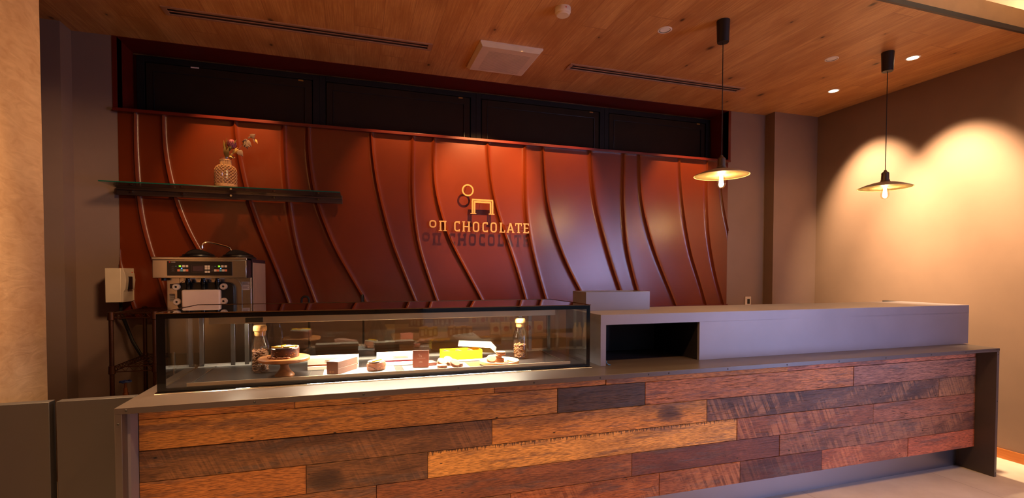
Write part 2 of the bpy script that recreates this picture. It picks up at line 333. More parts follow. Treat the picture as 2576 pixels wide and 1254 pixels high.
M['protea'] = plain('dried_mauve_petals', (150, 78, 88), .7, noise=.15, nscale=60)
M['leafg'] = plain('dried_olive_leaf', (120, 96, 40), .6); M['leafy'] = plain('dried_yellow_leaf', (222, 184, 106), .6); M['euc'] = plain('dried_eucalyptus', (112, 84, 66), .6)
M['rattan'] = plain('woven_rattan', (206, 158, 108), .5, noise=.12, nscale=120)
M['amber'] = plain('amber_jar_contents', (150, 84, 30), .25); M['paper'] = plain('label_paper', (226, 214, 200), .6); M['redpack'] = plain('red_pouch', (190, 52, 40), .5)
M['tabletop'] = turned_wood('pale_table_top', (186, 140, 96), (206, 162, 116), (3, 60, 60), .45, .6)
M['bluecord'] = plain('blue_cord', (30, 110, 200), .5)

# ------------------------------------------------------------------ mesh helpers
class MB:
    def __init__(s): s.v = []; s.f = []
    def add(s, vs, fs, mx=None):
        n = len(s.v); s.v += [tuple(mx @ Vector(p)) if mx else tuple(p) for p in vs]; s.f += [tuple(n+i for i in f) for f in fs]; return s
    def box(s, x0, x1, y0, y1, z0, z1, mx=None):
        return s.add([(x0, y0, z0), (x1, y0, z0), (x1, y1, z0), (x0, y1, z0), (x0, y0, z1), (x1, y0, z1), (x1, y1, z1), (x0, y1, z1)],
                     [(0, 3, 2, 1), (4, 5, 6, 7), (0, 1, 5, 4), (1, 2, 6, 5), (2, 3, 7, 6), (3, 0, 4, 7)], mx)
    def lathe(s, prof, n=24, c=(0, 0, 0), mx=None, closed=False):
        vs = []; fs = []; k = len(prof)
        for i in range(n):
            a = 2*PI*i/n
            for r, z in prof: vs.append((c[0]+r*math.cos(a), c[1]+r*math.sin(a), c[2]+z))
        for i in range(n):
            j = (i+1) % n
            for q in range(k if closed else k-1):
                q2 = (q+1) % k; fs.append((i*k+q, j*k+q, j*k+q2, i*k+q2))
        if not closed:
            if prof[0][0] > 1e-6: fs.append(tuple(i*k for i in reversed(range(n))))
            if prof[-1][0] > 1e-6: fs.append(tuple(i*k+k-1 for i in range(n)))
        return s.add(vs, fs, mx)
    def cyl(s, r, z0, z1, n=20, c=(0, 0), mx=None, r1=None): return s.lathe([(r, z0), (r if r1 is None else r1, z1)], n, (c[0], c[1], 0), mx)
    def tube(s, pts, r, n=8, closed=False, mx=None, radii=None):
        pts = [Vector(p) for p in pts]; vs = []; fs = []; m = len(pts); prev = None
        for i, p in enumerate(pts):
            a = pts[(i-1) % m] if (closed or i > 0) else p; b = pts[(i+1) % m] if (closed or i < m-1) else p
            d = (b-a).normalized()
            if prev is None:
                u = d.orthogonal().normalized()
            else:
                u = (prev-d*prev.dot(d)); u = u.normalized() if u.length > 1e-6 else d.orthogonal().normalized()
            prev = u; w = d.cross(u); rr = radii[i] if radii else r
            for k in range(n):
                t = 2*PI*k/n; vs.append(p+u*rr*math.cos(t)+w*rr*math.sin(t))
        for i in range(m if closed else m-1):
            j = (i+1) % m
            for k in range(n): fs.append((i*n+k, i*n+(k+1) % n, j*n+(k+1) % n, j*n+k))
        if not closed: fs.append(tuple(reversed(range(n)))); fs.append(tuple((m-1)*n+k for k in range(n)))
        return s.add(vs, fs, mx)
    def prism(s, poly, a, b, plane='xz', mx=None):
        """extrude a 2D polygon between a and b along the missing axis"""
        n = len(poly)
        def P(p, d): return {'xz': (p[0], d, p[1]), 'xy': (p[0], p[1], d), 'yz': (d, p[0], p[1])}[plane]
        vs = [P(p, a) for p in poly]+[P(p, b) for p in poly]
        fs = [tuple(range(n)), tuple(reversed(range(n, 2*n)))]+[(i, i+n, (i+1) % n+n, (i+1) % n) for i in range(n)]
        return s.add(vs, fs, mx)
    def ribbon(s, pts, w, y0, y1, closed=False, mx=None):
        """flat stroke of width w along 2D points in x,z, thick from y0 to y1"""
        m = len(pts); L = []; R = []
        for i, p in enumerate(pts):
            p = Vector(p); a = Vector(pts[(i-1) % m]) if (closed or i > 0) else None; b = Vector(pts[(i+1) % m]) if (closed or i < m-1) else None
            d1 = (p-a).normalized() if a is not None else (b-p).normalized(); d2 = (b-p).normalized() if b is not None else d1
            n1 = Vector((-d1.y, d1.x)); n2 = Vector((-d2.y, d2.x)); k = (n1+n2).normalized(); q = w/2/max(.4, k.dot(n1))
            L.append(p+k*q); R.append(p-k*q)
        vs = [(p.x, y0, p.y) for p in L]+[(p.x, y0, p.y) for p in R]+[(p.x, y1, p.y) for p in L]+[(p.x, y1, p.y) for p in R]; fs = []
        for i in range(m if closed else m-1):
            j = (i+1) % m
            fs += [(i, m+i, m+j, j), (2*m+i, 2*m+j, 3*m+j, 3*m+i), (i, j, 2*m+j, 2*m+i), (m+i, 3*m+i, 3*m+j, m+j)]
        if not closed: fs += [(0, 2*m, 3*m, m), (m-1, 2*m-1, 4*m-1, 3*m-1)]
        return s.add(vs, fs, mx)
    def ball(s, c, r, n=12, k=8, sc=(1, 1, 1), mx=None):
        pr = [(r*math.sin(PI*i/k), -r*math.cos(PI*i/k)) for i in range(k+1)]; pr[0] = (0, -r); pr[-1] = (0, r)
        T = Matrix.Translation(c) @ Matrix.Diagonal((*sc, 1)); return s.lathe(pr, n, (0, 0, 0), (mx @ T) if mx else T)
    def build(s, name, m, parent=None, smooth=True, bevel=0, seg=2, angle=35, label=None):
        me = bpy.data.meshes.new(name); me.from_pydata(s.v, [], s.f); me.validate(); 
        bm = bmesh.new(); bm.from_mesh(me); bmesh.ops.remove_doubles(bm, verts=bm.verts, dist=1e-6); bmesh.ops.recalc_face_normals(bm, faces=bm.faces); bm.to_mesh(me); bm.free()
        me.materials.append(M[m] if isinstance(m, str) else m)
        if smooth:
            me.polygons.foreach_set('use_smooth', [True]*len(me.polygons)); me.set_sharp_from_angle(angle=math.radians(angle))
        o = bpy.data.objects.new(name, me); COL.objects.link(o)
        if parent: o.parent = parent
        if bevel:
            b = o.modifiers.new('bevel', 'BEVEL'); b.width = bevel; b.segments = seg; b.limit_method = 'ANGLE'; b.harden_normals = False
        if label: o['label'] = label
        return o
def thing(name, label, cat, loc=(0, 0, 0), rz=0, group=None, rot=None):
    o = bpy.data.objects.new(name, None); COL.objects.link(o); o.location = loc; o.rotation_euler = rot or (0, 0, rz); o.empty_display_size = .05
    return tag(o, label, cat, group)
def tag(o, label, cat, group=None):
    o['label'] = label; o['category'] = cat
    if group: o['group'] = group
    return o
def struct(o): o['kind'] = 'structure'; return o
def kids(o): return [c for c in bpy.data.objects if c.parent == o]
def dup(o, loc=None, rz=None, label=None, parent=None, rot=None):
    c = o.copy(); COL.objects.link(c); c.parent = parent
    for k in kids(o): dup(k, parent=c)
    if loc is not None: c.location = loc
    if rz is not None: c.rotation_euler = (0, 0, rz)
    if rot is not None: c.rotation_euler = rot
    if label: c['label'] = label
    return c
def text(name, body, size, loc, m, parent=None, rot=(PI/2, 0, 0), ext=.0004, align='LEFT'):
    cu = bpy.data.curves.new(name, 'FONT'); cu.body = body; cu.size = size; cu.extrude = ext; cu.align_x = align
    cu.materials.append(M[m]); o = bpy.data.objects.new(name, cu); COL.objects.link(o); o.location = loc; o.rotation_euler = rot
    bpy.context.view_layer.update(); me = bpy.data.meshes.new_from_object(o.evaluated_get(bpy.context.evaluated_depsgraph_get()))
    me.name = name; bpy.data.objects.remove(o); o = bpy.data.objects.new(name, me); COL.objects.link(o); o.location = loc; o.rotation_euler = rot
    if parent: o.parent = parent
    return o
def arc(cx, cz, r, a0, a1, n=10): return [(cx+r*math.cos(math.radians(a0+(a1-a0)*i/n)), cz+r*math.sin(math.radians(a0+(a1-a0)*i/n))) for i in range(n+1)]
def rrect(x0, x1, z0, z1, r, n=5):
    return arc(x1-r, z1-r, r, 0, 90, n)+arc(x0+r, z1-r, r, 90, 180, n)+arc(x0+r, z0+r, r, 180, 270, n)+arc(x1-r, z0+r, r, 270, 360, n)

# ------------------------------------------------------------------ room shell
ZC = 3.25          # lowered wooden ceiling
YB = 4.43          # back wall
XR = 4.97          # right wall
YCE = 2.35         # front edge of the lowered ceiling
struct(MB().box(-4.2, XR+.1, -4.3, 4.9, -.1, 0).build('floor', 'tile', smooth=False))
struct(MB().box(-4.2, XR, YCE+.006, 4.9, ZC, ZC+.04).build('ceiling', 'ceil', smooth=False))
c = MB().box(-4.2, XR, YCE, YCE+.03, ZC+.03, ZC+.168).box(-4.2, XR, YCE+.03, 4.9, ZC+.04, ZC+.06).build('trim_1', 'fascia', smooth=False); struct(c)
struct(MB().box(-4.2, XR, YCE-.012, YCE+.006, ZC-.002, ZC+.03).build('trim_2', 'dkgrey', smooth=False))
struct(MB().box(-4.2, XR+.1, -4.3, 2.9, 3.78, 3.84).build('ceiling_front', 'white', smooth=False))
struct(MB().box(-4.2, XR, 2.9, 2.94, 3.3, 3.84).build('wall_cove', 'white', smooth=False))
struct(MB().box(XR, XR+.1, -4.3, -1.5, 0, 3.84).box(XR, XR+.1, .4, 4.9, 0, 3.84).box(XR, XR+.1, -1.5, .4, 2.35, 3.84).build('wall_right', 'grey', smooth=False))
dr = struct(MB().box(XR+.02, XR+.07, -1.5, -1.44, 0, 2.35).box(XR+.02, XR+.07, .34, .4, 0, 2.35).box(XR+.02, XR+.07, -1.44, .34, 2.28, 2.35).box(XR+.02, XR+.07, -1.44, .34, 0, .08).build('assumed_door_1', 'winframe', smooth=False))  # unseen glazed entrance, assumed to let the cool light in
MB().box(XR+.04, XR+.05, -1.44, .34, .08, 2.28).build('pane', 'glass', dr, smooth=False)
MB().tube([(XR+.015, .22, .9), (XR-.03, .22, .9), (XR-.03, .22, 1.3), (XR+.015, .22, 1.3)], .012, 8).build('door_handle', 'steel', dr)
struct(MB().box(-4.3, -4.2, -4.3, 4.9, 0, 3.84).build('wall_left', 'grey', smooth=False))
# shop front behind the camera with a wide glazed opening assumed for daylight
struct(MB().box(-4.2, 1.1, -4.0, -3.9, 0, 3.84).box(1.1, 4.9, -4.0, -3.9, 0, .3).box(1.1, 4.9, -4.0, -3.9, 3.0, 3.84).box(4.9, XR, -4.0, -3.9, 0, 3.84).build('wall_front', 'grey', smooth=False))
w5 = struct(MB().box(1.1, 4.9, -3.97, -3.93, .3, .36).box(1.1, 4.9, -3.97, -3.93, 2.94, 3.0).box(1.1, 1.16, -3.97, -3.93, .36, 2.94).box(4.84, 4.9, -3.97, -3.93, .36, 2.94).box(2.97, 3.03, -3.97, -3.93, .36, 2.94).build('window_5', 'winframe', smooth=False))
MB().box(1.16, 4.84, -3.955, -3.945, .36, 2.94).build('pane', 'glass', w5, smooth=False)
# back wall: painted parts left, right and below the red relief
struct(MB().box(-4.2, -1.69, YB, YB+.08, 0, ZC).build('wall_back_left', 'grey', smooth=False))
struct(MB().box(3.86, XR, YB, YB+.08, 0, ZC).build('wall_back_right', 'grey', smooth=False))
struct(MB().box(-1.69, 3.86, YB, YB+.08, 0, 1.16).build('wall_back_lower', 'grey', smooth=False))
struct(MB().box(-4.2, -1.967, 4.284, YB, 0, ZC).build('wall_column_left', 'grey', smooth=False))
struct(MB().box(4.362, XR, 4.30, YB, 0, ZC).build('wall_column_right', 'grey', smooth=False))
# plastered pier at the left edge of the view
struct(MB().box(-3.0, -1.457, 1.9, 3.0, 0, 3.78).build('wall_pier', 'plaster', smooth=False))
struct(MB().box(XR-.012, XR, -3.9, -1.5, 0, .078).box(XR-.012, XR, .4, 4.30, 0, .078).build('baseboard_right', 'basew', smooth=False))

# red relief wall: flat panel with thin drifting ridges
ribs = [[(-1.80, 2.7), (-1.79, 2.2), (-1.74, 1.7), (-1.66, 1.4), (-1.59, 1.147)],
[(-1.579, 2.694), (-1.584, 2.479), (-1.575, 2.19), (-1.56, 1.951), (-1.525, 1.75), (-1.484, 1.597), (-1.437, 1.431), (-1.401, 1.276)],
[(-1.398, 2.694), (-1.401, 2.595), (-1.396, 2.43), (-1.366, 2.215), (-1.318, 2.012), (-1.259, 1.834), (-1.193, 1.692), (-1.09, 1.5), (-.96, 1.26)],
[(-0.914, 2.685), (-0.898, 2.495), (-0.871, 2.298), (-0.825, 2.087), (-0.766, 1.901), (-0.719, 1.754), (-0.647, 1.579), (-0.586, 1.401), (-0.537, 1.249)],
[(-0.555, 2.691), (-0.557, 2.494), (-0.547, 2.264), (-0.524, 2.033), (-0.5, 1.855), (-0.463, 1.649), (-0.407, 1.469), (-0.331, 1.245)],
[(-0.372, 2.69), (-0.373, 2.508), (-0.349, 2.262), (-0.306, 2.042), (-0.248, 1.89), (-0.183, 1.709), (-0.077, 1.512), (0.003, 1.369), (0.058, 1.268)],
[(0.125, 2.689), (0.14, 2.476), (0.174, 2.235), (0.229, 1.992), (0.291, 1.761), (0.355, 1.587), (0.426, 1.41), (0.492, 1.246)],
[(0.48, 2.682), (0.473, 2.443), (0.472, 2.188), (0.491, 1.933), (0.528, 1.703), (0.579, 1.549), (0.63, 1.393), (0.682, 1.249)],
[(0.665, 2.681), (0.655, 2.455), (0.671, 2.224), (0.73, 1.993), (0.801, 1.786), (0.894, 1.616), (0.989, 1.444), (1.098, 1.242)],
[(1.156, 2.677), (1.174, 2.423), (1.209, 2.198), (1.265, 1.998), (1.336, 1.804), (1.405, 1.621), (1.466, 1.443), (1.525, 1.243)],
[(1.521, 2.674), (1.521, 2.445), (1.522, 2.213), (1.537, 1.994), (1.582, 1.747), (1.634, 1.554), (1.687, 1.373), (1.732, 1.236)],
[(1.7, 2.677), (1.713, 2.415), (1.736, 2.181), (1.789, 1.975), (1.85, 1.794), (1.943, 1.584), (2.037, 1.414), (2.1, 1.306)],
[(2.197, 2.675), (2.211, 2.446), (2.253, 2.162), (2.319, 1.934), (2.385, 1.733), (2.452, 1.529), (2.519, 1.368), (2.544, 1.302)],
[(2.574, 2.686), (2.567, 2.511), (2.561, 2.262), (2.576, 2.0), (2.607, 1.736), (2.668, 1.515), (2.737, 1.307)],
[(2.749, 2.684), (2.752, 2.449), (2.78, 2.184), (2.851, 1.934), (2.922, 1.741), (3.029, 1.501), (3.138, 1.288), (3.193, 1.165)],
[(3.228, 2.681), (3.24, 2.447), (3.279, 2.144), (3.328, 1.901), (3.385, 1.671), (3.481, 1.44), (3.578, 1.166)],
[(3.584, 2.675), (3.569, 2.419), (3.578, 2.187), (3.594, 1.954), (3.635, 1.721), (3.696, 1.471), (3.746, 1.329)],
[(3.75, 2.70), (3.767, 2.383), (3.799, 2.196), (3.84, 2.04), (3.93, 1.75), (4.02, 1.45)]]
def rib_x(r, z):
    if z >= r[0][1]: return r[0][0]
    for (x0, z0), (x1, z1) in zip(r, r[1:]):
        if z >= z1: return x0+(x1-x0)*(z0-z)/(z0-z1)
    (x0, z0), (x1, z1) = r[-2:]; return x1+(x1-x0)*(z1-z)/(z0-z1)
def rib_s(r, z): return sum(rib_x(r, z+d)*w for d, w in ((-.14, .12), (-.07, .22), (0, .32), (.07, .22), (.14, .12)))
ZT, ZB, NR = 2.70, 1.147, 64
off = [0, .004, .008, .013, .019, .026, .036, .05]      # metres from a ridge
vs = []; rows = []
for i in range(NR+1):
    z = ZT+(ZB-ZT)*i/NR; xs = [rib_s(r, z) for r in ribs]; row = []
    for k in range(len(xs)-1):
        a, b = xs[k], xs[k+1]; h = (b-a)/2; sc = min(1, h/.06)
        for d in off: row.append((a+d*sc, d*sc))
        for q in (.25, .5, .75): row.append((a+.05*sc+(b-a-.1*sc)*q, min(h, .2)))
        for d in reversed(off[1:]): row.append((b-d*sc, d*sc))
    rows.append(row)
NCOL = len(rows[0])
for i, row in enumerate(rows):
    t = i/NR; z = ZT+(ZB-ZT)*t
    for x, d in row:
        amp = .027*(.75+.25*math.sin(PI*min(1, t*1.2)))
        hgt = amp*math.exp(-(d/.0115)**1.3)
        vs.append((min(max(x, -1.69), 3.86), YB-.004-hgt, z))
fs = [(i*NCOL+j, i*NCOL+j+1, (i+1)*NCOL+j+1, (i+1)*NCOL+j) for i in range(NR) for j in range(NCOL-1)
      if abs(vs[i*NCOL+j][0]-vs[i*NCOL+j+1][0])+abs(vs[(i+1)*NCOL+j][0]-vs[(i+1)*NCOL+j+1][0]) > 1e-5]
wb = struct(MB().add(vs, fs).build('wall_back', 'red', angle=75))
MB().box(-1.69, 3.86, YB-.002, YB+.08, 1.147, 2.70).build('backing', 'redtrim', wb, smooth=False)
struct(MB().box(-1.71, 3.862, YB-.042, YB+.29, 2.688, 2.712).build('trim_3', 'redtrim', bevel=.002))
struct(MB().box(-1.70, 3.87, YB-.012, YB, 1.139, 1.153).build('trim_4', 'redtrim', smooth=False))
# niche over the ledge: dark red lining
struct(MB().box(-1.72, -1.69, YB-.004, 4.72, 2.70, ZC).box(3.86, 3.89, YB-.004, 4.72, 2.70, ZC).box(-1.69, 3.86, YB, 4.72, ZC-.004, ZC+.01).box(-1.72, 3.9, 4.76, 4.8, 2.6, ZC).build('trim_5', 'redtrim', smooth=False))
# four windows with dark blinds
wx = [(-1.66, -.30), (-.30, 1.116), (1.116, 2.50), (2.50, 3.83)]
for i, (a, b) in enumerate(wx):
    fr = MB(); z0, z1 = 2.70, 3.225
    fr.box(a, a+.05, 4.69, 4.75, z0, z1).box(b-.05, b, 4.69, 4.75, z0, z1).box(a+.05, b-.05, 4.69, 4.75, z1-.045, z1).box(a+.05, b-.05, 4.69, 4.75, z0, z0+.03)
    w = struct(fr.build('window_%d' % (i+1), 'winframe', bevel=.003))
    MB().box(a+.06, b-.06, 4.706, 4.74, z0+.03, z1-.05).box(a+.115, b-.115, 4.700, 4.708, z1-.115, z1-.05).box(a+.06, a+.115, 4.700, 4.708, z0+.03, z1-.05).box(b-.115, b-.06, 4.700, 4.708, z0+.03, z1-.05).build('window_sash', 'blind', w, bevel=.002)
    MB().ribbon([(a+.115, z0+.03), (a+.115, z1-.115), (b-.115, z1-.115), (b-.115, z0+.03)], .004, 4.694, 4.699).build('glazing_bead', plain('bead_metal_%d' % i, (60, 60, 62), .25, metal=.6), w, smooth=False)
    MB().box(b-.17, b-.13, 4.696, 4.699, z1-.064, z1-.052).build('sticker', 'yellowst', w, smooth=False, label='small amber sticker on the window frame')
    if i == 0: MB().box(-1.285, -1.225, 4.696, 4.699, z1-.055, z1-.043).build('sticker', 'sticker', w, smooth=False, label='small white sticker on the window frame')
# ------------------------------------------------------------------ service counter
ct = thing('service_counter', 'long service counter faced with mixed reclaimed boards in a grey metal frame', 'counter', (0, 0, 0))
X0, X1, YF, ZT2 = -.925, 4.475, 2.343, .95
MB().box(X0, X1, YF, 3.20, ZT2-.012, ZT2).box(X0, X1, YF, YF+.02, ZT2-.026, ZT2-.012).build('countertop', 'counter', ct, bevel=.0015)
MB().box(X0, X0+.025, YF, 3.20, 0, ZT2-.026).build('side_panel', 'counter', ct, bevel=.0015)
MB().box(X1-.025, X1, YF, 3.20, 0, ZT2-.026).build('side_panel', 'counter', ct, bevel=.0015)
MB().box(X0+.025, X1-.025, 2.585, 2.60, 0, .19).build('toe_kick', 'kick', ct, smooth=False)
MB().box(X0+.025, X1-.025, 2.50, 3.18, .184, ZT2-.03).build('carcass', 'inner', ct, smooth=False)
for x in (-.915, ) : MB().box(X0+.025, X0+.035, YF+.05, 2.47, 0, ZT2-.03).build('corner_strip', 'steelgrey', ct, smooth=False)
sc = [(-.885, YF, ZT2-.012), (X0+.012, YF, .885), (X1-.03, YF, ZT2-.012), (X1-.012, YF, .905), (X1-.012, YF, .56), (X1-.012, YF, .03)]
sc += [(x, YF, ZT2-.014) for x in (-.42, .03, .47, .86, 1.235, 1.53, 1.66, 2.06, 2.50, 2.92, 3.33, 3.76, 4.11)]
for p in sc:
    MB().ball((0, 0, 0), .0048, 10, 6, (1, .45, 1), Matrix.Translation(p)).build('screw', 'blackm', ct)
# cladding boards
O1, O2, O3, O4 = (212, 142, 62), (200, 126, 54), (230, 166, 82), (190, 112, 60)
D1, D2, D3, D4 = (92, 64, 42), (122, 82, 50), (140, 92, 56), (146, 98, 66)
R1, R2 = (150, 90, 52), (186, 112, 86)
boards = [
 (.864, .922, [(-.275, O2, 0, .5), (.686, O1, 0, .6), (1.336, O2, 0, .5), (2.638, O2, 0, .5), (4.45, (206, 122, 86), 0, .8)]),
 (.728, .864, [(1.043, O1, 0, 1), (1.591, D1, 0, .5), (3.209, (206, 124, 66), .2, 1), (4.45, (170, 112, 86), 0, 1)]),
 (.592, .728, [(.673, D2, .35, .3), (2.021, O1, 0, .6), (4.052, (112, 74, 54), 1, .5), (4.45, D4, .8, .6)]),
 (.456, .592, [(-.229, (178, 112, 52), .1, .6), (.338, D2, .3, .3), (2.246, O3, .1, .25), (3.399, (132, 76, 48), .9, .4), (4.45, (158, 98, 70), 0, 1)]),
 (.320, .456, [(.088, D3, .1, .4), (1.507, R1, .1, .25), (2.583, (116, 62, 42), .1, .3), (4.45, (140, 88, 62), .55, .5)]),
 (.184, .320, [(.775, D3, .3, .5), (1.69, (172, 98, 46), .6, .4), (2.272, (156, 92, 54), .9, .5), (2.942, (96, 48, 34), .3, .4), (3.745, (176, 98, 60), .7, .5), (4.45, (200, 108, 70), 0, 1)])]
vs = []; fs = []; tints = []; seeds = []
rb = random.Random(5)
for z0, z1, lst in boards:
    x = X0+.035
    for xe, colr, saw, gr in lst:
        y = 2.470+rb.uniform(-.0025, .0015); g = .0011
        n = len(vs); x0, x1, a, b = x+g, xe-g, z0+g, z1-g; e = .0015
        vs += [(x0, 2.50, a), (x1, 2.50, a), (x1, 2.50, b), (x0, 2.50, b), (x0, y+e, a), (x1, y+e, a), (x1, y+e, b), (x0, y+e, b), (x0+e, y, a+e), (x1-e, y, a+e), (x1-e, y, b-e), (x0+e, y, b-e)]
        ff = [(8, 9, 10, 11)]+[(4+i, 4+(i+1) % 4, 8+(i+1) % 4, 8+i) for i in range(4)]+[(i, (i+1) % 4, 4+(i+1) % 4, 4+i) for i in range(4)]
        fs += [tuple(n+i for i in f) for f in ff]; tints += [lin(colr)]*len(ff); seeds += [(rb.random(), saw, gr, 1)]*len(ff); x = xe
me = bpy.data.meshes.new('board_cladding'); me.from_pydata(vs, [], fs); me.materials.append(M['barn'])
for nm, data in (('tint', tints), ('seed', seeds)):
    at = me.attributes.new(nm, 'FLOAT_COLOR', 'CORNER')
    for p in me.polygons:
        for li in p.loop_indices: at.data[li].color = data[p.index]
cl = bpy.data.objects.new('board_cladding', me); COL.objects.link(cl); cl.parent = ct

# raised hood behind the till: open-fronted grey box on the counter
rz = thing('raised_counter_box', 'long lilac-grey raised box on the counter with an open dark cubby at its left end', 'counter box', (1.355, 2.57, ZT2))
L_, D_, H_ = 3.175, .50, .30
hx0, hx1, hz1 = .035, .685, .24
b = MB().box(0, L_, 0, D_, hz1, H_).box(0, hx0, 0, D_, 0, hz1).box(hx1, L_, 0, D_, 0, hz1)
b.build('shell', 'steelgrey', rz, bevel=.001)
MB().box(hx0, hx1, D_-.012, D_-.002, 0, hz1).box(hx0, hx0+.002, .02, D_-.012, 0, hz1).box(hx1-.002, hx1, .02, D_-.012, 0, hz1).box(hx0+.002, hx1-.002, .02, D_-.012, hz1-.002, hz1).build('cubby_lining', 'inner', rz, smooth=False)
t_ = thing('register_screen', 'small grey box standing on the raised counter box beside the display case', 'screen box', (1.401, 2.86, ZT2+.3))
MB().box(0, .47, 0, .012, 0, .121).box(0, .012, .012, .2, 0, .121).box(.458, .47, .012, .2, 0, .121).box(.012, .458, .188, .2, 0, .121).build('side_boards', 'steelgrey', t_, bevel=.0008)
MB().box(.012, .458, .012, .188, 0, .03).build('base_board', 'inner', t_, smooth=False)
cdp = [(1.41, 2.60, ZT2+.024), (1.405, 2.59, ZT2+.012), (1.415, 2.582, ZT2+.003), (1.425, 2.578, ZT2+.003)]
tag(MB().tube(cdp, .0022, 6).build('blue_cord', 'bluecord'), 'tip of a blue cord at the edge of the dark cubby', 'cord')

# low gate panels left of the counter
for i, (a, b, lb) in enumerate(((-1.205, -.925, 'dark grey low gate panel joined to the left end of the counter'), (-1.455, -1.228, 'dark grey low gate panel at the far left against the plastered wall'))):
    g = thing('low_gate', lb, 'gate', (a, 2.538, 0), group=None)
    MB().box(0, b-a-.001, 0, .045, .06, .95).build('panel', 'dkgrey', g, bevel=.002)
    for fx in (.05, b-a-.09): MB().box(fx, fx+.04, .008, .037, 0, .06).build('foot', 'blackm', g, smooth=False)

# ------------------------------------------------------------------ display case
CXL, CXR, CYF, CYB, CZ0, CZ1 = -.852, 1.285, 2.57, 3.18, .951, 1.312
dc = thing('display_case', 'glass chilled display case with steel interior standing on the counter', 'display case', (CXL, CYF, CZ0))
w, d, h = CXR-CXL, CYB-CYF, CZ1-CZ0
g = .005
MB().box(.012, w-.012, 0, g, .006, h-.008).build('front_pane', 'glass', dc, smooth=False)
MB().box(0, g, .012, d, .006, h-.008).build('side_pane', 'glass', dc, smooth=False)
MB().box(w-g, w, .012, d, .006, h-.008).build('side_pane', 'glass', dc, smooth=False)
MB().box(0, w, 0, d, h-.008, h-.002).build('top_pane', 'topglass', dc, smooth=False, label='smoked glass top')
e = MB().box(0, .034, -.0008, .0, .006, h-.008).box(w-.022, w, -.0008, .0, .006, h-.008).box(.034, w-.022, -.0008, 0, .006, .016).box(.034, w-.022, -.0008, 0, h-.026, h-.008)
e.box(-.0008, 0, 0, .03, .006, h-.008).box(w, w+.0008, 0, .03, .006, h-.008)
e.build('black_border', 'bglass', dc, smooth=False)
MB().box(-.004, w+.004, -.004, .0, h-.004, h).box(-.004, w+.004, d, d+.006, h-.008, h).box(-.004, 0, 0, d, h-.004, h).box(w, w+.004, 0, d, h-.004, h).build('top_edge_trim', plain('bronze_edge', (120, 84, 54), .25, metal=.8), dc, smooth=False)
MB().prism([(0, 0), (-.024, 0), (-.022, .0022), (-.018, .0040), (-.013, .0054), (-.008, .0062), (-.003, .0066), (0, .0066)], -.004, w+.004, 'yz').build('front_lip', 'chrome', dc)
MB().box(-.004, w+.004, 0, .02, 0, .006).box(-.004, .016, .02, d, 0, .006).box(w-.016, w+.004, .02, d, 0, .006).build('base_frame', 'steel', dc, smooth=False)
MB().box(.01, w-.01, .045, d-.05, .0, .013).build('deck', 'tray', dc, smooth=False)
for x in (.62, 1.06, 1.5):
    MB().box(x, x+.0015, .05, d-.062, .013, .0133).build('deck_joint', 'steel', dc, smooth=False)
MB().box(.1, w-.1, .05, .055, .013, .029).build('price_rail', plain('satin_price_rail', (196, 168, 140), .35, metal=.3), dc, smooth=False)
for x in (.1, w-.104): MB().box(x, x+.004, .055, d-.06, .013, .018).build('deck_edge_strip', 'steel', dc, smooth=False)
MB().box(.012, w-.012, d-.06, d-.0, .0, .018).box(.02, w-.02, d-.055, d-.048, .018, .024).box(.02, w-.02, d-.035, d-.028, .018, .024).box(.02, w-.02, d-.016, d-.008, .018, .024).build('rear_track', plain('pale_track', (222, 216, 208), .4), dc, smooth=False)
MB().box(.17, 1.98, .14, .24, h-.070, h-.034).box(.02, w-.02, d-.05, d-.005, h-.045, h-.008).build('lamp_housing', plain('satin_canopy_steel', (206, 180, 146), .32, metal=.55), dc, bevel=.002)
MB().box(.33, .41, .137, .14, h-.066, h-.042).build('switch_cover', 'blackm', dc, bevel=.003, label='dark cover on the lamp housing')
for x in (.02, .175, .245): MB().box(x, x+.022, d-.06, d-.04, .018, h-.04).build('upright', 'steelv', dc, bevel=.001)
for x in (w-.25, w-.18, w-.045): MB().box(x, x+.022, d-.06, d-.04, .018, h-.04).build('upright', 'steelv', dc, bevel=.001)
MB().box(.26, 1.08, d-.034, d-.030, .02, h-.045).build('sliding_door', 'glass', dc, smooth=False)
MB().box(1.02, w-.2, d-.022, d-.018, .02, h-.045).build('sliding_door', 'glass', dc, smooth=False)
leds = MB()
for i in range(100):
    x = .60+i*.0132
    if 78 < i < 82: continue
    leds.box(x, x+.005, .258, .266, h-.0642, h-.063)
leds.box(.24, .30, .258, .266, h-.0642, h-.063)
hs = MB().box(.17, 1.98, .24, .28, h-.063, h-.036).build('light_bar', 'steel', dc, smooth=False)
ld = leds.build('leds', 'led', dc, smooth=False); ld['kind'] = 'stuff'
lamp('AREA', 'case_light', (CXL+1.20, CYF+.262, CZ1-.066), 44, (1, .84, .64), (CXL+1.20, CYF+.20, CZ0), shape='RECTANGLE', size=1.22, size_y=.02, spread=math.radians(128))
lamp('AREA', 'case_light', (CXL+.27, CYF+.262, CZ1-.066), 1.5, (1, .84, .64), None, shape='RECTANGLE', size=.06, size_y=.02)

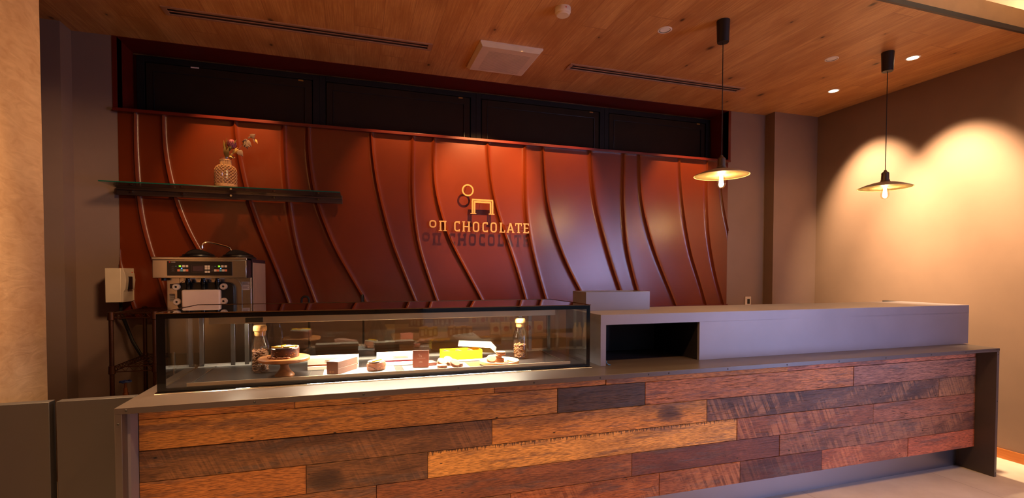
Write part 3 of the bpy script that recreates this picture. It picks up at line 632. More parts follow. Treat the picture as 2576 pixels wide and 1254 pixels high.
# ------------------------------------------------------------------ goods in the case
DZ = CZ0+.0138
def nut_mesh():
    b = MB(); pr = []
    for i in range(9):
        a = PI*i/8; pr.append((.0042*math.sin(a)*(1+.25*math.cos(a)), -.0095*math.cos(a)))
    pr[0] = (0, -.0095); pr[-1] = (0, .0095); b.lathe(pr, 8, mx=Matrix.Diagonal((1.25, .8, 1, 1)))
    return b
nut0 = nut_mesh().build('almond', 'almond'); 
nut_used = [False]
def nut(loc, label, group, sc=1.15, rot=None):
    if nut_used[0]: o = nut0.copy(); COL.objects.link(o)
    else: o = nut0; nut_used[0] = True
    o.location = loc; o.scale = (sc,)*3
    o.rotation_euler = rot or (random.uniform(0, PI), random.uniform(0, PI), random.uniform(0, PI))
    return tag(o, label, 'almond', group)
def bottle(x, y, label, fill, z0, nlabel, ngroup, k=1.0):
    t = thing('nut_jar', label, 'jar', (x, y, z0))
    pr = [(0, .002), (.030, .002), (.036, .008), (.037, .02), (.037, .118), (.0355, .138), (.030, .160), (.0245, .178), (.0225, .195), (.0225, .206)]
    kz = 1.03; t.scale = (k, k, kz)
    wall = [(0, 0), (.031, 0), (.0375, .006)]+pr[3:]+[(.025, .206), (.025, .210), (.0225, .211), (.0212, .206), (.0212, .195), (.0232, .178), (.0288, .160), (.034, .138), (.0357, .118), (.0357, .012), (0, .006)]
    MB().lathe(wall, 32).build('glass_body', 'jar', t)
    MB().lathe([(0, .188), (.0195, .188), (.021, .192), (.022, .212), (.0255, .214), (.0265, .222), (.026, .236), (.022, .242), (0, .243)], 28).build('cork_stopper', 'cork', t)
    n = 0; lay = 0; z = .0135
    while z < fill:
        for rr, cnt in ((.026, 13), (.0115, 5)):
            for i in range(cnt):
                a = 2*PI*(i+.5*(lay % 2))/cnt+random.uniform(-.1, .1)
                tilt = 0 if z < fill-.02 else random.uniform(-.006, .004)
                rmax = .0335-.011
                q = min(rr, rmax+.004)+random.uniform(-.0015, .001)
                if cnt == 5 and z < fill-.024: continue
                zz = z+random.uniform(-.002, .002)+tilt
                al = random.uniform(-.7, .7)
                nut((x+q*k*math.cos(a), y+q*k*math.sin(a), z0+zz*kz), nlabel, ngroup, 1.3, (PI/2+al, 0, a))
                n += 1
        z += .0088; lay += 1
    return t
bottle(-.487, 2.885, 'corked glass bottle of almonds behind the wooden cake stand', .118, DZ, 'almond inside the corked bottle behind the cake stand', 'almonds in the bottle by the cake stand', 1.25)
bottle(.966, 2.885, 'corked glass bottle of nuts beside the round wooden plate at the right of the case', .088, DZ, 'nut inside the corked bottle at the right end of the case', 'nuts in the bottle at the right', 1.25)

# cake stand
cs = thing('cake_stand', 'turned wooden pedestal cake stand on the case floor', 'cake stand', (-.352, 2.745, DZ))
MB().lathe([(0, 0), (.046, 0), (.047, .006), (.044, .012), (.034, .022), (.024, .036), (.0195, .05), (.021, .053), (.021, .057), (.0185, .06), (.0185, .0795), (0, .0795)], 32).build('pedestal', 'accw', cs)
MB().lathe([(0, .079), (.118, .079), (.1225, .083), (.1225, .093), (.119, .097), (0, .097)], 48).build('top_plate', 'accw', cs)
ck = thing('chocolate_cake', 'round chocolate glazed cake topped with orange peel on the pedestal stand', 'cake', (-.350, 2.760, DZ+.097))
b = MB(); n = 40; pr = [(0, 0), (.0655, 0), (.067, .004), (.067, .044), (.064, .048), (0, .049)]
b.lathe(pr, n); b.build('sponge', 'choco', ck)
b = MB(); ring = []
for i in range(40):
    a = 2*PI*i/40; r = .057+.007*math.sin(a*5)+.003*math.sin(a*11); ring.append((r*math.cos(a), r*math.sin(a)))
b.prism(ring, .0485, .0515, 'xy'); b.build('icing', 'cream', ck)
for i, (x, y, a) in enumerate(((-.045, -.02, .2), (-.03, -.045, .1), (.012, -.046, .15), (.03, -.03, .3), (.045, -.012, .5), (-.01, .02, 1.))):
    MB().box(-.016, .016, -.004, .004, 0, .006, Matrix.Translation((x, y, .051)) @ Matrix.Rotation(a, 4, 'Z')).build('orange_peel', 'orange', ck, bevel=.0015)
for i, (x, y) in enumerate(((-.022, -.035), (-.012, -.04), (-.004, -.036))):
    MB().ball((x, y, .054), .005, 8, 6, (1.3, 1, .8)).build('nut_piece', 'nut', ck)
for i in range(22):
    a = random.uniform(PI*1.05, PI*1.95); MB().ball((.0672*math.cos(a), .0672*math.sin(a), random.uniform(.006, .04)), .0022, 6, 4, (1, 1, .7)).build('nut_crumb', 'nut', ck)
for i, a in enumerate((-150, -139, -127, -118, -104, -96, -84, -74)):
    r = .079+(i % 2)*.006; aa = math.radians(a)
    nut((-.350+r*math.cos(aa), 2.760+r*math.sin(aa), DZ+.097+.0052), 'almond lying on the stand at the foot of the chocolate cake', 'almonds around the chocolate cake', 1.25, (PI/2, 0, random.uniform(0, 3)))

# boxes
def giftbox(name, label, loc, rz, L, D, stripe, parts=True):
    t = thing(name, label, 'gift box', loc, rz)
    MB().box(0, L, 0, D, 0, .021).build('tray', 'card', t, bevel=.001)
    MB().box(.003, L-.003, .003, D-.003, .021, .029).build('inner_band', stripe, t, smooth=False)
    MB().box(0, L, 0, D, .029, .066).build('lid', 'card', t, bevel=.001)
    q = L*.34
    MB().ribbon([(q, .044), (q+.085, .044), (q+.085, .0515), (q, .0515)], .0007, -.0004, .0, True).box(q+.006, q+.075, -.0003, 0, .0472, .0480).build('embossed_mark', 'cardline', t, smooth=False)
    return t
giftbox('gift_box', 'long cream gift box with an orange band behind the brown box', (-.253, 2.852, DZ), math.radians(-2), .262, .088, 'cardo')
giftbox('gift_box', 'long cream gift box with a crimson band behind the small brown carton', (.108, 2.868, DZ), math.radians(-2), .262, .088, 'cardp')
# slates
def slate(x0, x1, y0, y1, label):
    t = thing('slate_board', label, 'serving board', (x0, y0, DZ)); poly = []
    n = 14
    for a, b2, cnt in (((0, 0), (x1-x0, 0), 20), ((x1-x0, 0), (x1-x0, y1-y0), 10), ((x1-x0, y1-y0), (0, y1-y0), 20), ((0, y1-y0), (0, 0), 10)):
        for i in range(cnt): 
            f = i/cnt; poly.append((a[0]+(b2[0]-a[0])*f+random.uniform(-.0016, .0016), a[1]+(b2[1]-a[1])*f+random.uniform(-.0016, .0016)))
    MB().prism(poly, 0, .005, 'xy').build('board', 'slate', t)
slate(-.165, .198, 2.640, 2.832, 'grey slate board under the brown box and the cake piece')
slate(.245, .600, 2.640, 2.812, 'grey slate board under the brown carton and sandwich biscuits')
SZ = DZ+.005
bx = thing('brown_gift_box', 'long brown textured box lying diagonally on the left slate', 'gift box', (-.153, 2.700, SZ), math.radians(0))
mx = Matrix.Rotation(math.radians(-24), 4, 'Z')
bx.rotation_euler = (0, 0, math.radians(-34)); bx.location = (-.146, 2.701, SZ)
MB().box(0, .066, 0, .168, 0, .030).build('base', 'brown', bx, bevel=.001)
MB().box(-.0005, .0665, -.0005, .1685, .0307, .066).build('lid', 'brown', bx, bevel=.001)
MB().box(.0666, .0670, 0, .168, .0302, .0309).build('seam', 'ink', bx, smooth=False)
MB().box(-.0008, .0662, -.0012, -.0006, 0, .066).build('end_label', 'brownend', bx, smooth=False)
MB().ribbon([(.018, .018)]+arc(.0215, .0115, .0035, 180, 360, 6)+[(.025, .018)], .0014, -.0016, -.0012).box(.029, .044, -.0015, -.0012, .0155, .0162).box(.029, .044, -.0015, -.0012, .0125, .0132).box(.029, .041, -.0015, -.0012, .0095, .0102).build('printed_mark', 'goldink', bx, smooth=False)
# cake piece
cp = thing('cake_piece', 'half-moon chocolate coated cake piece on the slate beside the brown box', 'cake', (.098, 2.742, SZ), math.radians(20))
pl = [(-.058, -.022), (-.03, -.040), (.005, -.046), (.035, -.036), (.055, -.012), (.062, .02), (.05, .045), (.02, .05), (-.02, .035), (-.05, .01)]
b = MB(); n = len(pl); lev = [(0, .96), (.006, 1), (.03, 1), (.040, .97), (.046, .88), (.047, .0)]
vs = []; 
for z, s_ in lev:
    for x, y in pl: vs.append((x*s_+random.uniform(-.001, .001), y*s_+random.uniform(-.001, .001), z+(.004*math.sin(x*60) if z > .03 else 0)))
fs = [(i*n+j, i*n+(j+1) % n, (i+1)*n+(j+1) % n, (i+1)*n+j) for i in range(len(lev)-1) for j in range(n)]+[tuple(reversed(range(n)))]
o = b.add(vs, fs).build('coating', 'choco2', cp, angle=80); sm = o.modifiers.new('s', 'SUBSURF'); sm.levels = 2; sm.render_levels = 2
b = MB().prism([(x*.82, y*.82) for x, y in pl], .046, .0505, 'xy'); b.build('icing', 'cream', cp, bevel=.002)
MB().box(-.034, .034, -.006, .006, 0, .007, Matrix.Translation((0, -.018, .050)) @ Matrix.Rotation(.45, 4, 'Z')).build('orange_peel', 'orange', cp, bevel=.002)
MB().tube([(-.052, -.0265, .023), (-.04, -.0375, .0225), (-.025, -.0425, .017), (-.015, -.0448, .009), (-.012, -.0452, .003)], .0018, 6).build('dark_drizzle', 'filling', cp)
for i in range(26):
    k = random.choice(range(2, 7)); (xa, ya), (xb, yb2) = pl[k-1], pl[k]; f = random.random()
    MB().ball((xa+(xb-xa)*f, ya+(yb2-ya)*f, random.uniform(.006, .036)), .0022, 6, 4).build('nut_crumb', 'nut', cp)
# chestnut cartons
c2 = thing('chocolate_carton', 'flat chestnut-brown carton lying on the slate behind the upright carton', 'carton', (.330, 2.752, SZ), math.radians(12))
MB().box(0, .105, 0, .075, 0, .018).build('carton', 'choccard', c2, bevel=.001)
MB().box(.062, .098, -.0004, 0, .0075, .0083).box(.062, .085, -.0004, 0, .0105, .0113).box(.052, .057, -.0004, 0, .006, .012).build('printed_text', 'ink', c2, smooth=False)
c1 = thing('chocolate_carton', 'upright chestnut-brown carton with a white shop mark leaning on a flat carton', 'carton', (.293, 2.738, SZ+.002), rot=(math.radians(-9), 0, math.radians(-10)))
MB().box(0, .088, 0, .020, 0, .094).build('carton', 'choccard', c1, bevel=.0012)
MB().ribbon([(.036+.0035*math.cos(i*PI/6), .0695+.0035*math.sin(i*PI/6)) for i in range(12)], .001, -.0006, 0, True).ribbon([(.0395, .056), (.0395, .063), (.049, .063), (.049, .056)], .0018, -.0006, 0).build('printed_mark', 'ink', c1, smooth=False)
text('printed_text', 'on CHOCOLATE', .0062, (.0235, -.0006, .0475), 'ink', c1)
MB().box(.034, .054, -.0005, 0, .0275, .0300).box(.039, .049, -.0005, 0, .0325, .0333).build('caption', 'ink', c1, smooth=False)
MB().box(.0881, .0885, .006, .0072, .02, .080).cyl(.003, 0, .0004, 10, mx=Matrix.Translation((.0881, .010, .012)) @ Matrix.Rotation(PI/2, 4, 'Y')).build('spine_text', 'ink', c1, smooth=False)
# yellow box with lid
yb_ = thing('yellow_gift_box', 'open yellow box of wrapped bars standing in a cream tray', 'gift box', (.484, 2.882, DZ), math.radians(0))
MB().box(-.004, .244, -.004, .112, 0, .010).build('tray', 'card', yb_, bevel=.001)
MB().box(0, .240, 0, .002, .010, .064).box(0, .240, .106, .108, .010, .064).box(0, .002, .002, .106, .010, .064).box(.238, .240, .002, .106, .010, .064).box(.002, .238, .002, .106, .010, .012).build('shell', 'yellow', yb_, smooth=False)
for i in range(3):
    w_ = thing('wrapped_bar', ['wrapped brown bar at the left inside the yellow box', 'wrapped brown bar in the middle of the yellow box', 'wrapped brown bar at the right inside the yellow box'][i], 'chocolate bar', (.484+.046+i*.073, 2.882+.054, DZ+.036), group='wrapped bars in the yellow box')
    mm = Matrix.Rotation(math.radians(22), 4, 'Y') @ Matrix.Rotation(math.radians(28), 4, 'Z')
    MB().box(-.026, .026, -.028, .028, 0, .018, mm).build('wrapper', 'choccard', w_, bevel=.001)
    MB().box(-.025, .025, -.027, .027, .018, .0186, mm).build('label_sheet', 'brown', w_, smooth=False)
lidm = thing('gift_box_cover', 'cream box lid resting slanted over the right end of the yellow box', 'box cover', (.602, 3.018, DZ+.071))
lidm.rotation_euler = (math.radians(-25), 0, math.radians(-34))
b = MB().box(0, .212, 0, .118, .036, .038).box(0, .212, 0, .002, 0, .036).box(0, .212, .116, .118, 0, .036).box(0, .002, .002, .116, 0, .036).box(.210, .212, .002, .116, 0, .036)
b.build('lid', 'card', lidm, smooth=False)
# round plate
pt = thing('round_plate', 'round beech plate holding sandwich biscuits at the right of the case', 'plate', (.792, 2.747, DZ))
MB().lathe([(0, 0), (.108, 0), (.114, .004), (.115, .012), (.1135, .0215), (.108, .023), (.100, .019), (.092, .010), (.085, .008), (0, .008)], 56).build('plate', 'lightwood', pt)
PZ = DZ+.008
# sandwich biscuits
bk = thing('sandwich_biscuit', 'x', 'biscuit', (0, 0, 0))
def biscuit_half(z):
    pr = [(0, z), (.0255, z), (.0275, z+.0015), (.0278, z+.0045), (.0255, z+.0068), (.015, z+.0078), (0, z+.0078)]; return MB().lathe(pr, 28)
biscuit_half(0).build('lower_biscuit', 'biscuit', bk)
MB().lathe([(0, .0078), (.0262, .0078), (.0268, .010), (.0262, .0125), (0, .0125)], 24).build('filling', 'filling', bk)
biscuit_half(.0125).build('upper_biscuit', 'biscuit', bk)
spots = [((.447, 2.678, SZ), (0, 0, 0), 'sandwich biscuit lying flat at the front left of the right slate', 0),
 ((.543, 2.712, SZ), (0, 0, .5), 'sandwich biscuit lying flat at the right end of the slate', 0),
 ((.515, 2.688, SZ+.0155), (math.radians(34), math.radians(10), .2), 'sandwich biscuit leaning forward in the middle of the slate', 0),
 ((.452, 2.735, SZ+.0165), (math.radians(30), math.radians(-14), .9), 'sandwich biscuit leaning behind the flat front biscuit on the slate', 0),
 ((.492, 2.765, SZ+.019), (math.radians(36), math.radians(6), .1), 'rearmost sandwich biscuit leaning on the slate', 0),
 ((.798, 2.762, PZ), (0, 0, .3), 'sandwich biscuit at the bottom of the stack on the round plate', 1),
 ((.785, 2.766, PZ+.0206), (0, 0, 1.3), 'sandwich biscuit in the middle of the stack on the round plate', 1),
 ((.804, 2.759, PZ+.0415), (math.radians(2), 0, 2.), 'sandwich biscuit on top of the stack on the round plate', 1),
 ((.734, 2.712, PZ+.020), (math.radians(36), math.radians(-16), .3), 'sandwich biscuit leaning against the stack on the round plate', 1)]
for i, (l, r, lb, gidx) in enumerate(spots):
    o = bk if i == 0 else dup(bk)
    o.location = l; o.rotation_euler = r; o['label'] = lb; o['group'] = 'sandwich biscuits on the round plate' if gidx else 'sandwich biscuits on the slate'
for i in range(15):
    a = random.uniform(-1.1, .5); r = random.uniform(.03, .082)
    nut((.792+r*math.cos(a)+.004, 2.747+r*math.sin(a)-.010, PZ+.0050), 'loose nut scattered on the round beech plate', 'loose nuts on the round plate', random.uniform(.8, 1.1), (PI/2, 0, random.uniform(0, 3)))

# ------------------------------------------------------------------ wall sign
GY = 4.358; LY0, LY1 = GY, GY+.006
sg = thing('shop_sign', 'brass on CHOCOLATE lettering with ring and table mark standing off the red wall', 'sign', (0, 0, 0))
def letter(name, polys, strokes=()):
    b = MB()
    for i, s_ in enumerate(strokes): b.ribbon(s_[0], s_[1], LY0-.0003*(i % 2), LY1+.0002*(i % 2), s_[2] if len(s_) > 2 else False)
    for i, (x0, x1, z0, z1) in enumerate(polys): b.box(x0, x1, LY0-.0006-.00025*i, LY1+.0003+.0002*i, z0, z1)
    return b
A_, B_ = 1.860, 1.951; T_ = .0125; s_ = .0065
def oo(x0, x1, z0, z1, r, w=T_):
    k = w/2; return (rrect(x0+k, x1-k, z0+k, z1-k, r), w, True)
def cc(x0, x1):
    k = T_/2; r = .017
    return ([(x1-.001, B_-.022+.006), (x1-.006, B_-k)][1:]+[(x0+r+k, B_-k)]+arc(x0+k+r, B_-k-r, r, 90, 180, 5)[1:]+arc(x0+k+r, A_+k+r, r, 180, 270, 5)+[(x1-.004, A_+k)], T_)
glyph = {
 'letter_o': ([], [oo(.616, .677, 1.888, 1.954, .018)]),
 'letter_n': ([(.702, .767, B_-s_*1.6, B_), (.708, .721, A_, B_), (.748, .761, A_, B_), (.698, .730, A_, A_+s_), (.739, .771, A_, A_+s_)], []),
 'letter_c': ([(.878, .888, B_-.022, B_), (.878, .888, A_, A_+.02)], [cc(.837, .886)]),
 'letter_h': ([(.916, .930, A_, B_), (.964, .978, A_, B_), (.930, .964, 1.900, 1.911), (.910, .936, A_, A_+s_), (.958, .984, A_, A_+s_), (.910, .936, B_-s_, B_), (.958, .984, B_-s_, B_)], []),
 'letter_o2': ([], [oo(1.007, 1.066, A_-.001, B_+.001, .019)]),
 'letter_c2': ([(1.136, 1.146, B_-.022, B_), (1.136, 1.146, A_, A_+.02)], [cc(1.096, 1.144)]),
 'letter_o3': ([], [oo(1.172, 1.231, A_-.001, B_+.001, .019)]),
 'letter_l': ([(1.264, 1.278, A_, B_), (1.258, 1.284, B_-s_, B_), (1.256, 1.311, A_, A_+s_*1.3), (1.303, 1.311, A_, A_+.024)], []),
 'letter_a': ([(1.345, 1.382, 1.882, 1.892), (1.325, 1.348, A_, A_+s_), (1.378, 1.402, A_, A_+s_)], [([(1.336, A_+.002), (1.362, B_-.002)], .013), ([(1.390, A_+.002), (1.364, B_-.002)], .013)]),
 'letter_t': ([(1.434, 1.448, A_, B_), (1.408, 1.473, B_-s_*1.5, B_), (1.408, 1.416, B_-.026, B_), (1.465, 1.473, B_-.026, B_), (1.427, 1.455, A_, A_+s_)], []),
 'letter_e': ([(1.494, 1.508, A_, B_), (1.487, 1.542, B_-s_*1.5, B_), (1.487, 1.542, A_, A_+s_*1.5), (1.508, 1.536, 1.902, 1.912), (1.534, 1.542, B_-.02, B_), (1.534, 1.542, A_, A_+.02)], []),
}
DX = (GY-4.37)/4.37
def shrink(p): return p
pins = {'letter_o': [.646], 'letter_n': [.714, .755], 'letter_c': [.845], 'letter_h': [.923, .971], 'letter_o2': [1.015, 1.058], 'letter_c2': [1.104], 'letter_o3': [1.18, 1.223], 'letter_l': [1.271], 'letter_a': [1.35, 1.376], 'letter_t': [1.441], 'letter_e': [1.501]}
for k, (bxs, st) in glyph.items():
    nm = k.rstrip('23'); o = letter(nm, bxs, st).build(nm, 'gold', sg, smooth=False)
    b = MB()
    for x in pins[k]: b.tube([(x, GY+.004, 1.90), (x, YB, 1.90)], .0014, 5); b.tube([(x, GY+.004, 1.935), (x, YB, 1.935)], .0014, 5)
    b.build('pin', 'blackm', o, smooth=False)
o = letter('ring', [], [([(.961+.0475*math.cos(2*PI*i/48), 2.232+.0475*math.sin(2*PI*i/48)) for i in range(48)], .0125, True)]).build('ring', 'gold', sg, smooth=False)
MB().tube([(.961, GY+.004, 2.278), (.961, YB, 2.278)], .0014, 5).tube([(.918, GY+.004, 2.22), (.918, YB, 2.22)], .0014, 5).build('pin', 'blackm', o, smooth=False)
x0, x1, zb, zt = .996, 1.198, 2.031, 2.158
o = letter('table_mark', [(x0-.011, x0+.043, zb-.010, zb-.002), (x1-.043, x1+.011, zb-.010, zb-.002), (x0, x0+.015, zb-.002, zt-.016), (x0+.019, x0+.034, zb-.002, zt-.034), (x1-.015, x1, zb-.002, zt-.016), (x1-.034, x1-.019, zb-.002, zt-.034)],
           [([(x0+.002, zt-.0085), (x1-.002, zt-.0085)], .015), ([(x0+.020, zt-.0275), (x1-.020, zt-.0275)], .0165)]).build('table_mark', 'gold', sg, smooth=False)
MB().tube([(1.09, GY+.004, 2.14), (1.09, YB, 2.14)], .0014, 5).tube([(1.01, GY+.004, 2.06), (1.01, YB, 2.06)], .0014, 5).tube([(1.185, GY+.004, 2.06), (1.185, YB, 2.06)], .0014, 5).build('pin', 'blackm', o, smooth=False)

# ------------------------------------------------------------------ glass shelf, vase, flowers
sh = thing('glass_wall_shelf', 'long glass shelf on a dark metal rail across the left of the red wall', 'shelf', (-1.69, 4.11, 2.118))
MB().box(0, 1.575, 0, .27, 0, .008).build('glass_panel', 'shelfglass', sh, smooth=False)
MB().box(0, 1.575, -.0006, 0, 0, .008).box(1.575, 1.5756, 0, .27, 0, .008).build('polished_edge', 'glassedge', sh, smooth=False)
MB().box(0, 1.585, .270, .282, -.052, .018).box(0, 1.585, .258, .270, -.014, -.004).build('wall_rail', plain('bronze_rail', (70, 46, 34), .4, metal=.3), sh, bevel=.001)
for x in (.10, .43, .76, 1.07, 1.40):
    MB().cyl(.008, 0, .02, 14, mx=Matrix.Translation((x, .266, -.026)) @ Matrix.Rotation(PI/2, 4, 'X')).build('clamp_bolt', 'chrome', sh)
VX, VY, VZ = -.931, 4.205, 2.1265
va = thing('vase', 'bottle vase wrapped in open rattan weave on the glass shelf', 'vase', (VX, VY, VZ))
R0 = .076
MB().lathe([(0, .003), (.060, .003), (.068, .012), (.069, .125), (.064, .145), (.045, .163), (.032, .170), (.030, .20), (.034, .226), (.036, .226), (.033, .20), (.034, .172), (.047, .166), (.067, .147), (.0715, .125), (.0715, .012), (.060, 0), (0, 0)], 32).build('glass_bottle', 'jar', va)
def vr(z): 
    if z < .125: return .0745
    f = min(1, (z-.125)/.045); return .0745-.040*(1-math.sqrt(max(0, 1-f*f)))
wv = MB()
for sgn in (1, -1):
    for i in range(18):
        pts = []
        for k in range(16):
            z = .022+.146*k/15; a = 2*PI*i/18+sgn*k*.145; pts.append((vr(z)*math.cos(a), vr(z)*math.sin(a), z))
        wv.tube(pts, .0013, 5)
for i in range(12):
    z = .03+.0115*i
    wv.tube([(vr(z)*1.005*math.cos(2*PI*k/40), vr(z)*1.005*math.sin(2*PI*k/40), z+.004*math.sin(k*PI/2)) for k in range(40)], .0007, 4, True)
for k in range(6): z = .002+.004*k; wv.tube([(.0745*math.cos(2*PI*q/40), .0745*math.sin(2*PI*q/40), z) for q in range(40)], .0022, 5, True)
for k in range(36):
    a = 2*PI*k/36; wv.tube([(.038*math.cos(a), .038*math.sin(a), .166), (.037*math.cos(a), .037*math.sin(a), .208)], .0019, 4)
for z in (.167, .207): wv.tube([(.038*math.cos(2*PI*q/32), .038*math.sin(2*PI*q/32), z) for q in range(32)], .0026, 5, True)
wv.build('rattan_weave', 'rattan', va)
def leaf(b, base, tip, w, bow=.0, nrm=(0, -1, 0), wide=.5):
    base, tip = Vector(base), Vector(tip); d = tip-base; nn = Vector(nrm); side = d.normalized().cross(nn).normalized(); nn = side.cross(d.normalized())
    n = 7; vs = []; fs = []
    for i in range(n+1):
        f = i/n; ww = w*max(.04, math.sin(PI*f**(.5/wide*.7)))*.5 if f < 1 else w*.03; c = base+d*f+nn*bow*math.sin(PI*f)
        vs += [c-side*ww, c+nn*w*.08, c+side*ww, c-nn*.0007]
    for i in range(n):
        for a_, b_ in ((0, 1), (1, 2), (2, 3), (3, 0)): fs.append((i*4+a_, i*4+b_, (i+1)*4+b_, (i+1)*4+a_))
    b.add(vs, fs)
pr_ = thing('dried_protea', 'dried mauve protea flower with olive leaves in the rattan vase', 'flower', (VX, VY, VZ+.2))
MB().tube([(-.012, -.004, -.19), (-.004, 0, 0), (.012, -.002, .06), (.030, -.004, .11)], .0035, 6).build('stem', 'leafg', pr_)
pt_ = MB(); rr = random.Random(3); HC = Vector((.044, -.006, .150))
ax = Vector((.25, -.3, 1)).normalized()
for ringi, (cnt, rad, ht, ln) in enumerate(((11, .013, -.006, .026), (14, .024, -.010, .028), (17, .030, -.020, .026), (17, .029, -.032, .024), (14, .024, -.042, .024), (6, .006, .004, .018))):
    for i in range(cnt):
        a = 2*PI*(i+.5*(ringi % 2))/cnt; v = Vector((math.cos(a), math.sin(a), 0)); base = HC+v*rad*.8+Vector((0, 0, ht-.008)); tip = HC+v*(rad*1.12)+Vector((0, 0, ht+ln-.010+rr.uniform(-.003, .003)))
        leaf(pt_, base, tip, .010, .003, v)
pt_.ball(tuple(HC-Vector((0, 0, .012))), .024, 14, 8, (1, 1, 1.2)); pt_.build('flower_head', 'protea', pr_, angle=60)
lv = MB()
for bs, tp, w_, n_ in (((.012, -.006, .06), (.018, -.03, .168), .030, (-1, -.6, 0)), ((.008, .0, .055), (-.008, -.01, .155), .024, (-.4, -1, 0)), ((.018, -.004, .07), (.085, -.03, .165), .020, (.2, -1, .3)), ((.004, 0, .03), (.0, -.02, .12), .026, (0, -1, 0)), ((.02, -.01, .08), (.052, -.03, .118), .03, (0, -1, .2)), ((.006, -.004, .02), (.03, -.035, .10), .03, (0, -1, 0))):
    leaf(lv, bs, tp, w_, .008, n_)
lv.build('leaves', 'leafg', pr_, angle=60)
eu = thing('eucalyptus_sprig', 'dried eucalyptus sprig with round leaves arching right out of the rattan vase', 'dried branch', (VX, VY+.018, VZ+.2))
st = [(.014, .008, -.18), (.012, .004, 0), (.024, -.004, .03), (.055, -.008, .075), (.088, -.012, .102), (.117, -.016, .135), (.145, -.018, .172), (.171, -.02, .196), (.198, -.02, .190), (.205, -.02, .182)]
MB().tube(st, .0018, 6, radii=[.003, .003, .0025, .002, .0018, .0016, .0014, .0012, .001, .001]).build('stem', 'euc', eu)
lf = MB()
for bs, tp, w_, n_ in (((.171, -.02, .192), (.206, -.024, .220), .040, (0, -1, 0)), ((.150, -.018, .176), (.118, -.02, .138), .032, (.2, -1, 0)), ((.155, -.018, .185), (.170, -.02, .200), .014, (0, -1, 0)), ((.125, -.016, .145), (.140, -.03, .175), .030, (.5, -1, .3)),
    ((.140, -.018, .168), (.178, -.02, .122), .036, (0, -1, .2)), ((.128, -.014, .14), (.155, -.02, .098), .015, (.2, -1, 0)), ((.190, -.02, .19), (.198, -.02, .150), .012, (.5, -1, 0)), ((.117, -.016, .138), (.170, -.03, .118), .030, (0, -1, 0)), ((.085, -.012, .09), (.118, -.018, .045), .044, (0, -1, .1)), ((.03, -.004, .035), (.068, -.02, .030), .024, (0, -1, .5))):
    leaf(lf, bs, tp, w_, .002, n_, .6)
lf.build('grey_leaves', 'euc', eu, angle=60)
lf = MB()
for bs, tp, w_, n_ in (((.024, -.006, .03), (.056, -.03, .070), .018, (.3, -1, .6)), ((.045, -.01, .062), (.086, -.04, .105), .026, (.3, -1, .6)), ((.060, -.01, .07), (.094, -.035, .094), .030, (.3, -1, .5)), ((.205, -.02, .182), (.222, -.024, .146), .014, (-.3, -1, .2)), ((.128, -.02, .128), (.136, -.035, .160), .016, (.5, -1, 0)), ((.022, -.018, .045), (.056, -.05, .022), .010, (0, -1, .4)), ((.012, -.01, .03), (.020, -.02, .055), .014, (0, -1, 0))):
    leaf(lf, bs, tp, w_, .004, n_, .5)
lf.build('yellow_leaves', 'leafy', eu, angle=60)

# ------------------------------------------------------------------ soft-serve machine
MX, MYF = -1.226, 3.65
ms = thing('soft_serve_machine', 'stainless steel soft serve ice cream machine with twin black hopper lids behind the case', 'ice cream machine', (0, 0, 0))
MB().box(-1.19, -.69, 3.78, 4.32, .86, 1.585).build('body', 'steel', ms, bevel=.003)
MB().box(-1.226, -.694, 3.65, 3.80, 1.455, 1.572).box(-1.230, -.690, 3.648, 3.80, 1.572, 1.59).build('control_head', 'steel', ms, bevel=.003)
MB().box(-.6935, -.690, 3.66, 3.80, 1.456, 1.588).box(-.6895, -.6875, 3.80, 4.32, 1.455, 1.585).build('dark_side_panel', plain('dark_mauve_steel', (70, 50, 56), .35, metal=.5), ms, smooth=False)  # thin dark mauve sheets on the right sides of head and body
MB().box(-.689, -.684, 3.83, 4.31, .88, 1.56).build('side_cover', plain('beige_side_cover', (196, 160, 132), .45), ms, bevel=.002)
cpn = MB().box(-1.145, -.777, 3.646, 3.65, 1.471, 1.564).build('control_panel', 'panelblk', ms, bevel=.001)
def key(x, z, w_, h_, m, nm='key'): return MB().box(x-w_/2, x+w_/2, 3.6445, 3.6462, z-h_/2, z+h_/2).build(nm, m, cpn, bevel=.0006)
for dx in (0, .221):
    text('temperature_display', '28' if not dx else '28', .0135, (-1.0805+dx, 3.6448, 1.5275), 'ledg', cpn)
    text('temperature_display', '88', .008, (-1.0995+dx, 3.6448, 1.5285), 'keyb', cpn)
    key(-1.054+dx, 1.532, .0145, .0135, 'keyw'); key(-1.035+dx, 1.532, .0145, .0135, 'keyw')
    key(-1.064+dx, 1.5185, .006, .003, 'ledb', 'indicator_light')
    for j, mm in enumerate(('keyo', 'keyb', 'keyw', 'keyo')): key(-1.081+dx+j*.0155, 1.505, .0145, .0145, mm)
    for j in range(3): MB().box(-1.118+dx, -1.106+dx, 3.6455, 3.646, 1.531-j*.0135, 1.5318-j*.0135).box(-1.121+dx, -1.103+dx, 3.6455, 3.646, 1.5265-j*.0135, 1.5272-j*.0135).build('caption', 'stickerg', cpn, smooth=False)
key(-.8745, 1.505, .0135, .0145, 'keyw')
for x, z in ((-.9275, 1.531), (-.912, 1.531), (-.9275, 1.517), (-.912, 1.517), (-.9275, 1.4965), (-.912, 1.4965)): key(x, z, .014, .0128, 'keyw')
MB().ribbon(rrect(-1.0085, -.9375, 1.4915, 1.540, .003), .001, 3.6450, 3.646, True).build('screen_frame', 'stickertext', cpn, smooth=False)
key(-.973, 1.5155, .060, .033, 'lcd', 'lcd_screen')
text('lettering', 'NISSEI', .0085, (-1.1215, 3.6455, 1.5545), 'ink', cpn)
MB().ball((-1.130, 3.6455, 1.5575), .0045, 10, 6, (1, .2, .8)).build('logo', 'redlogo', cpn)
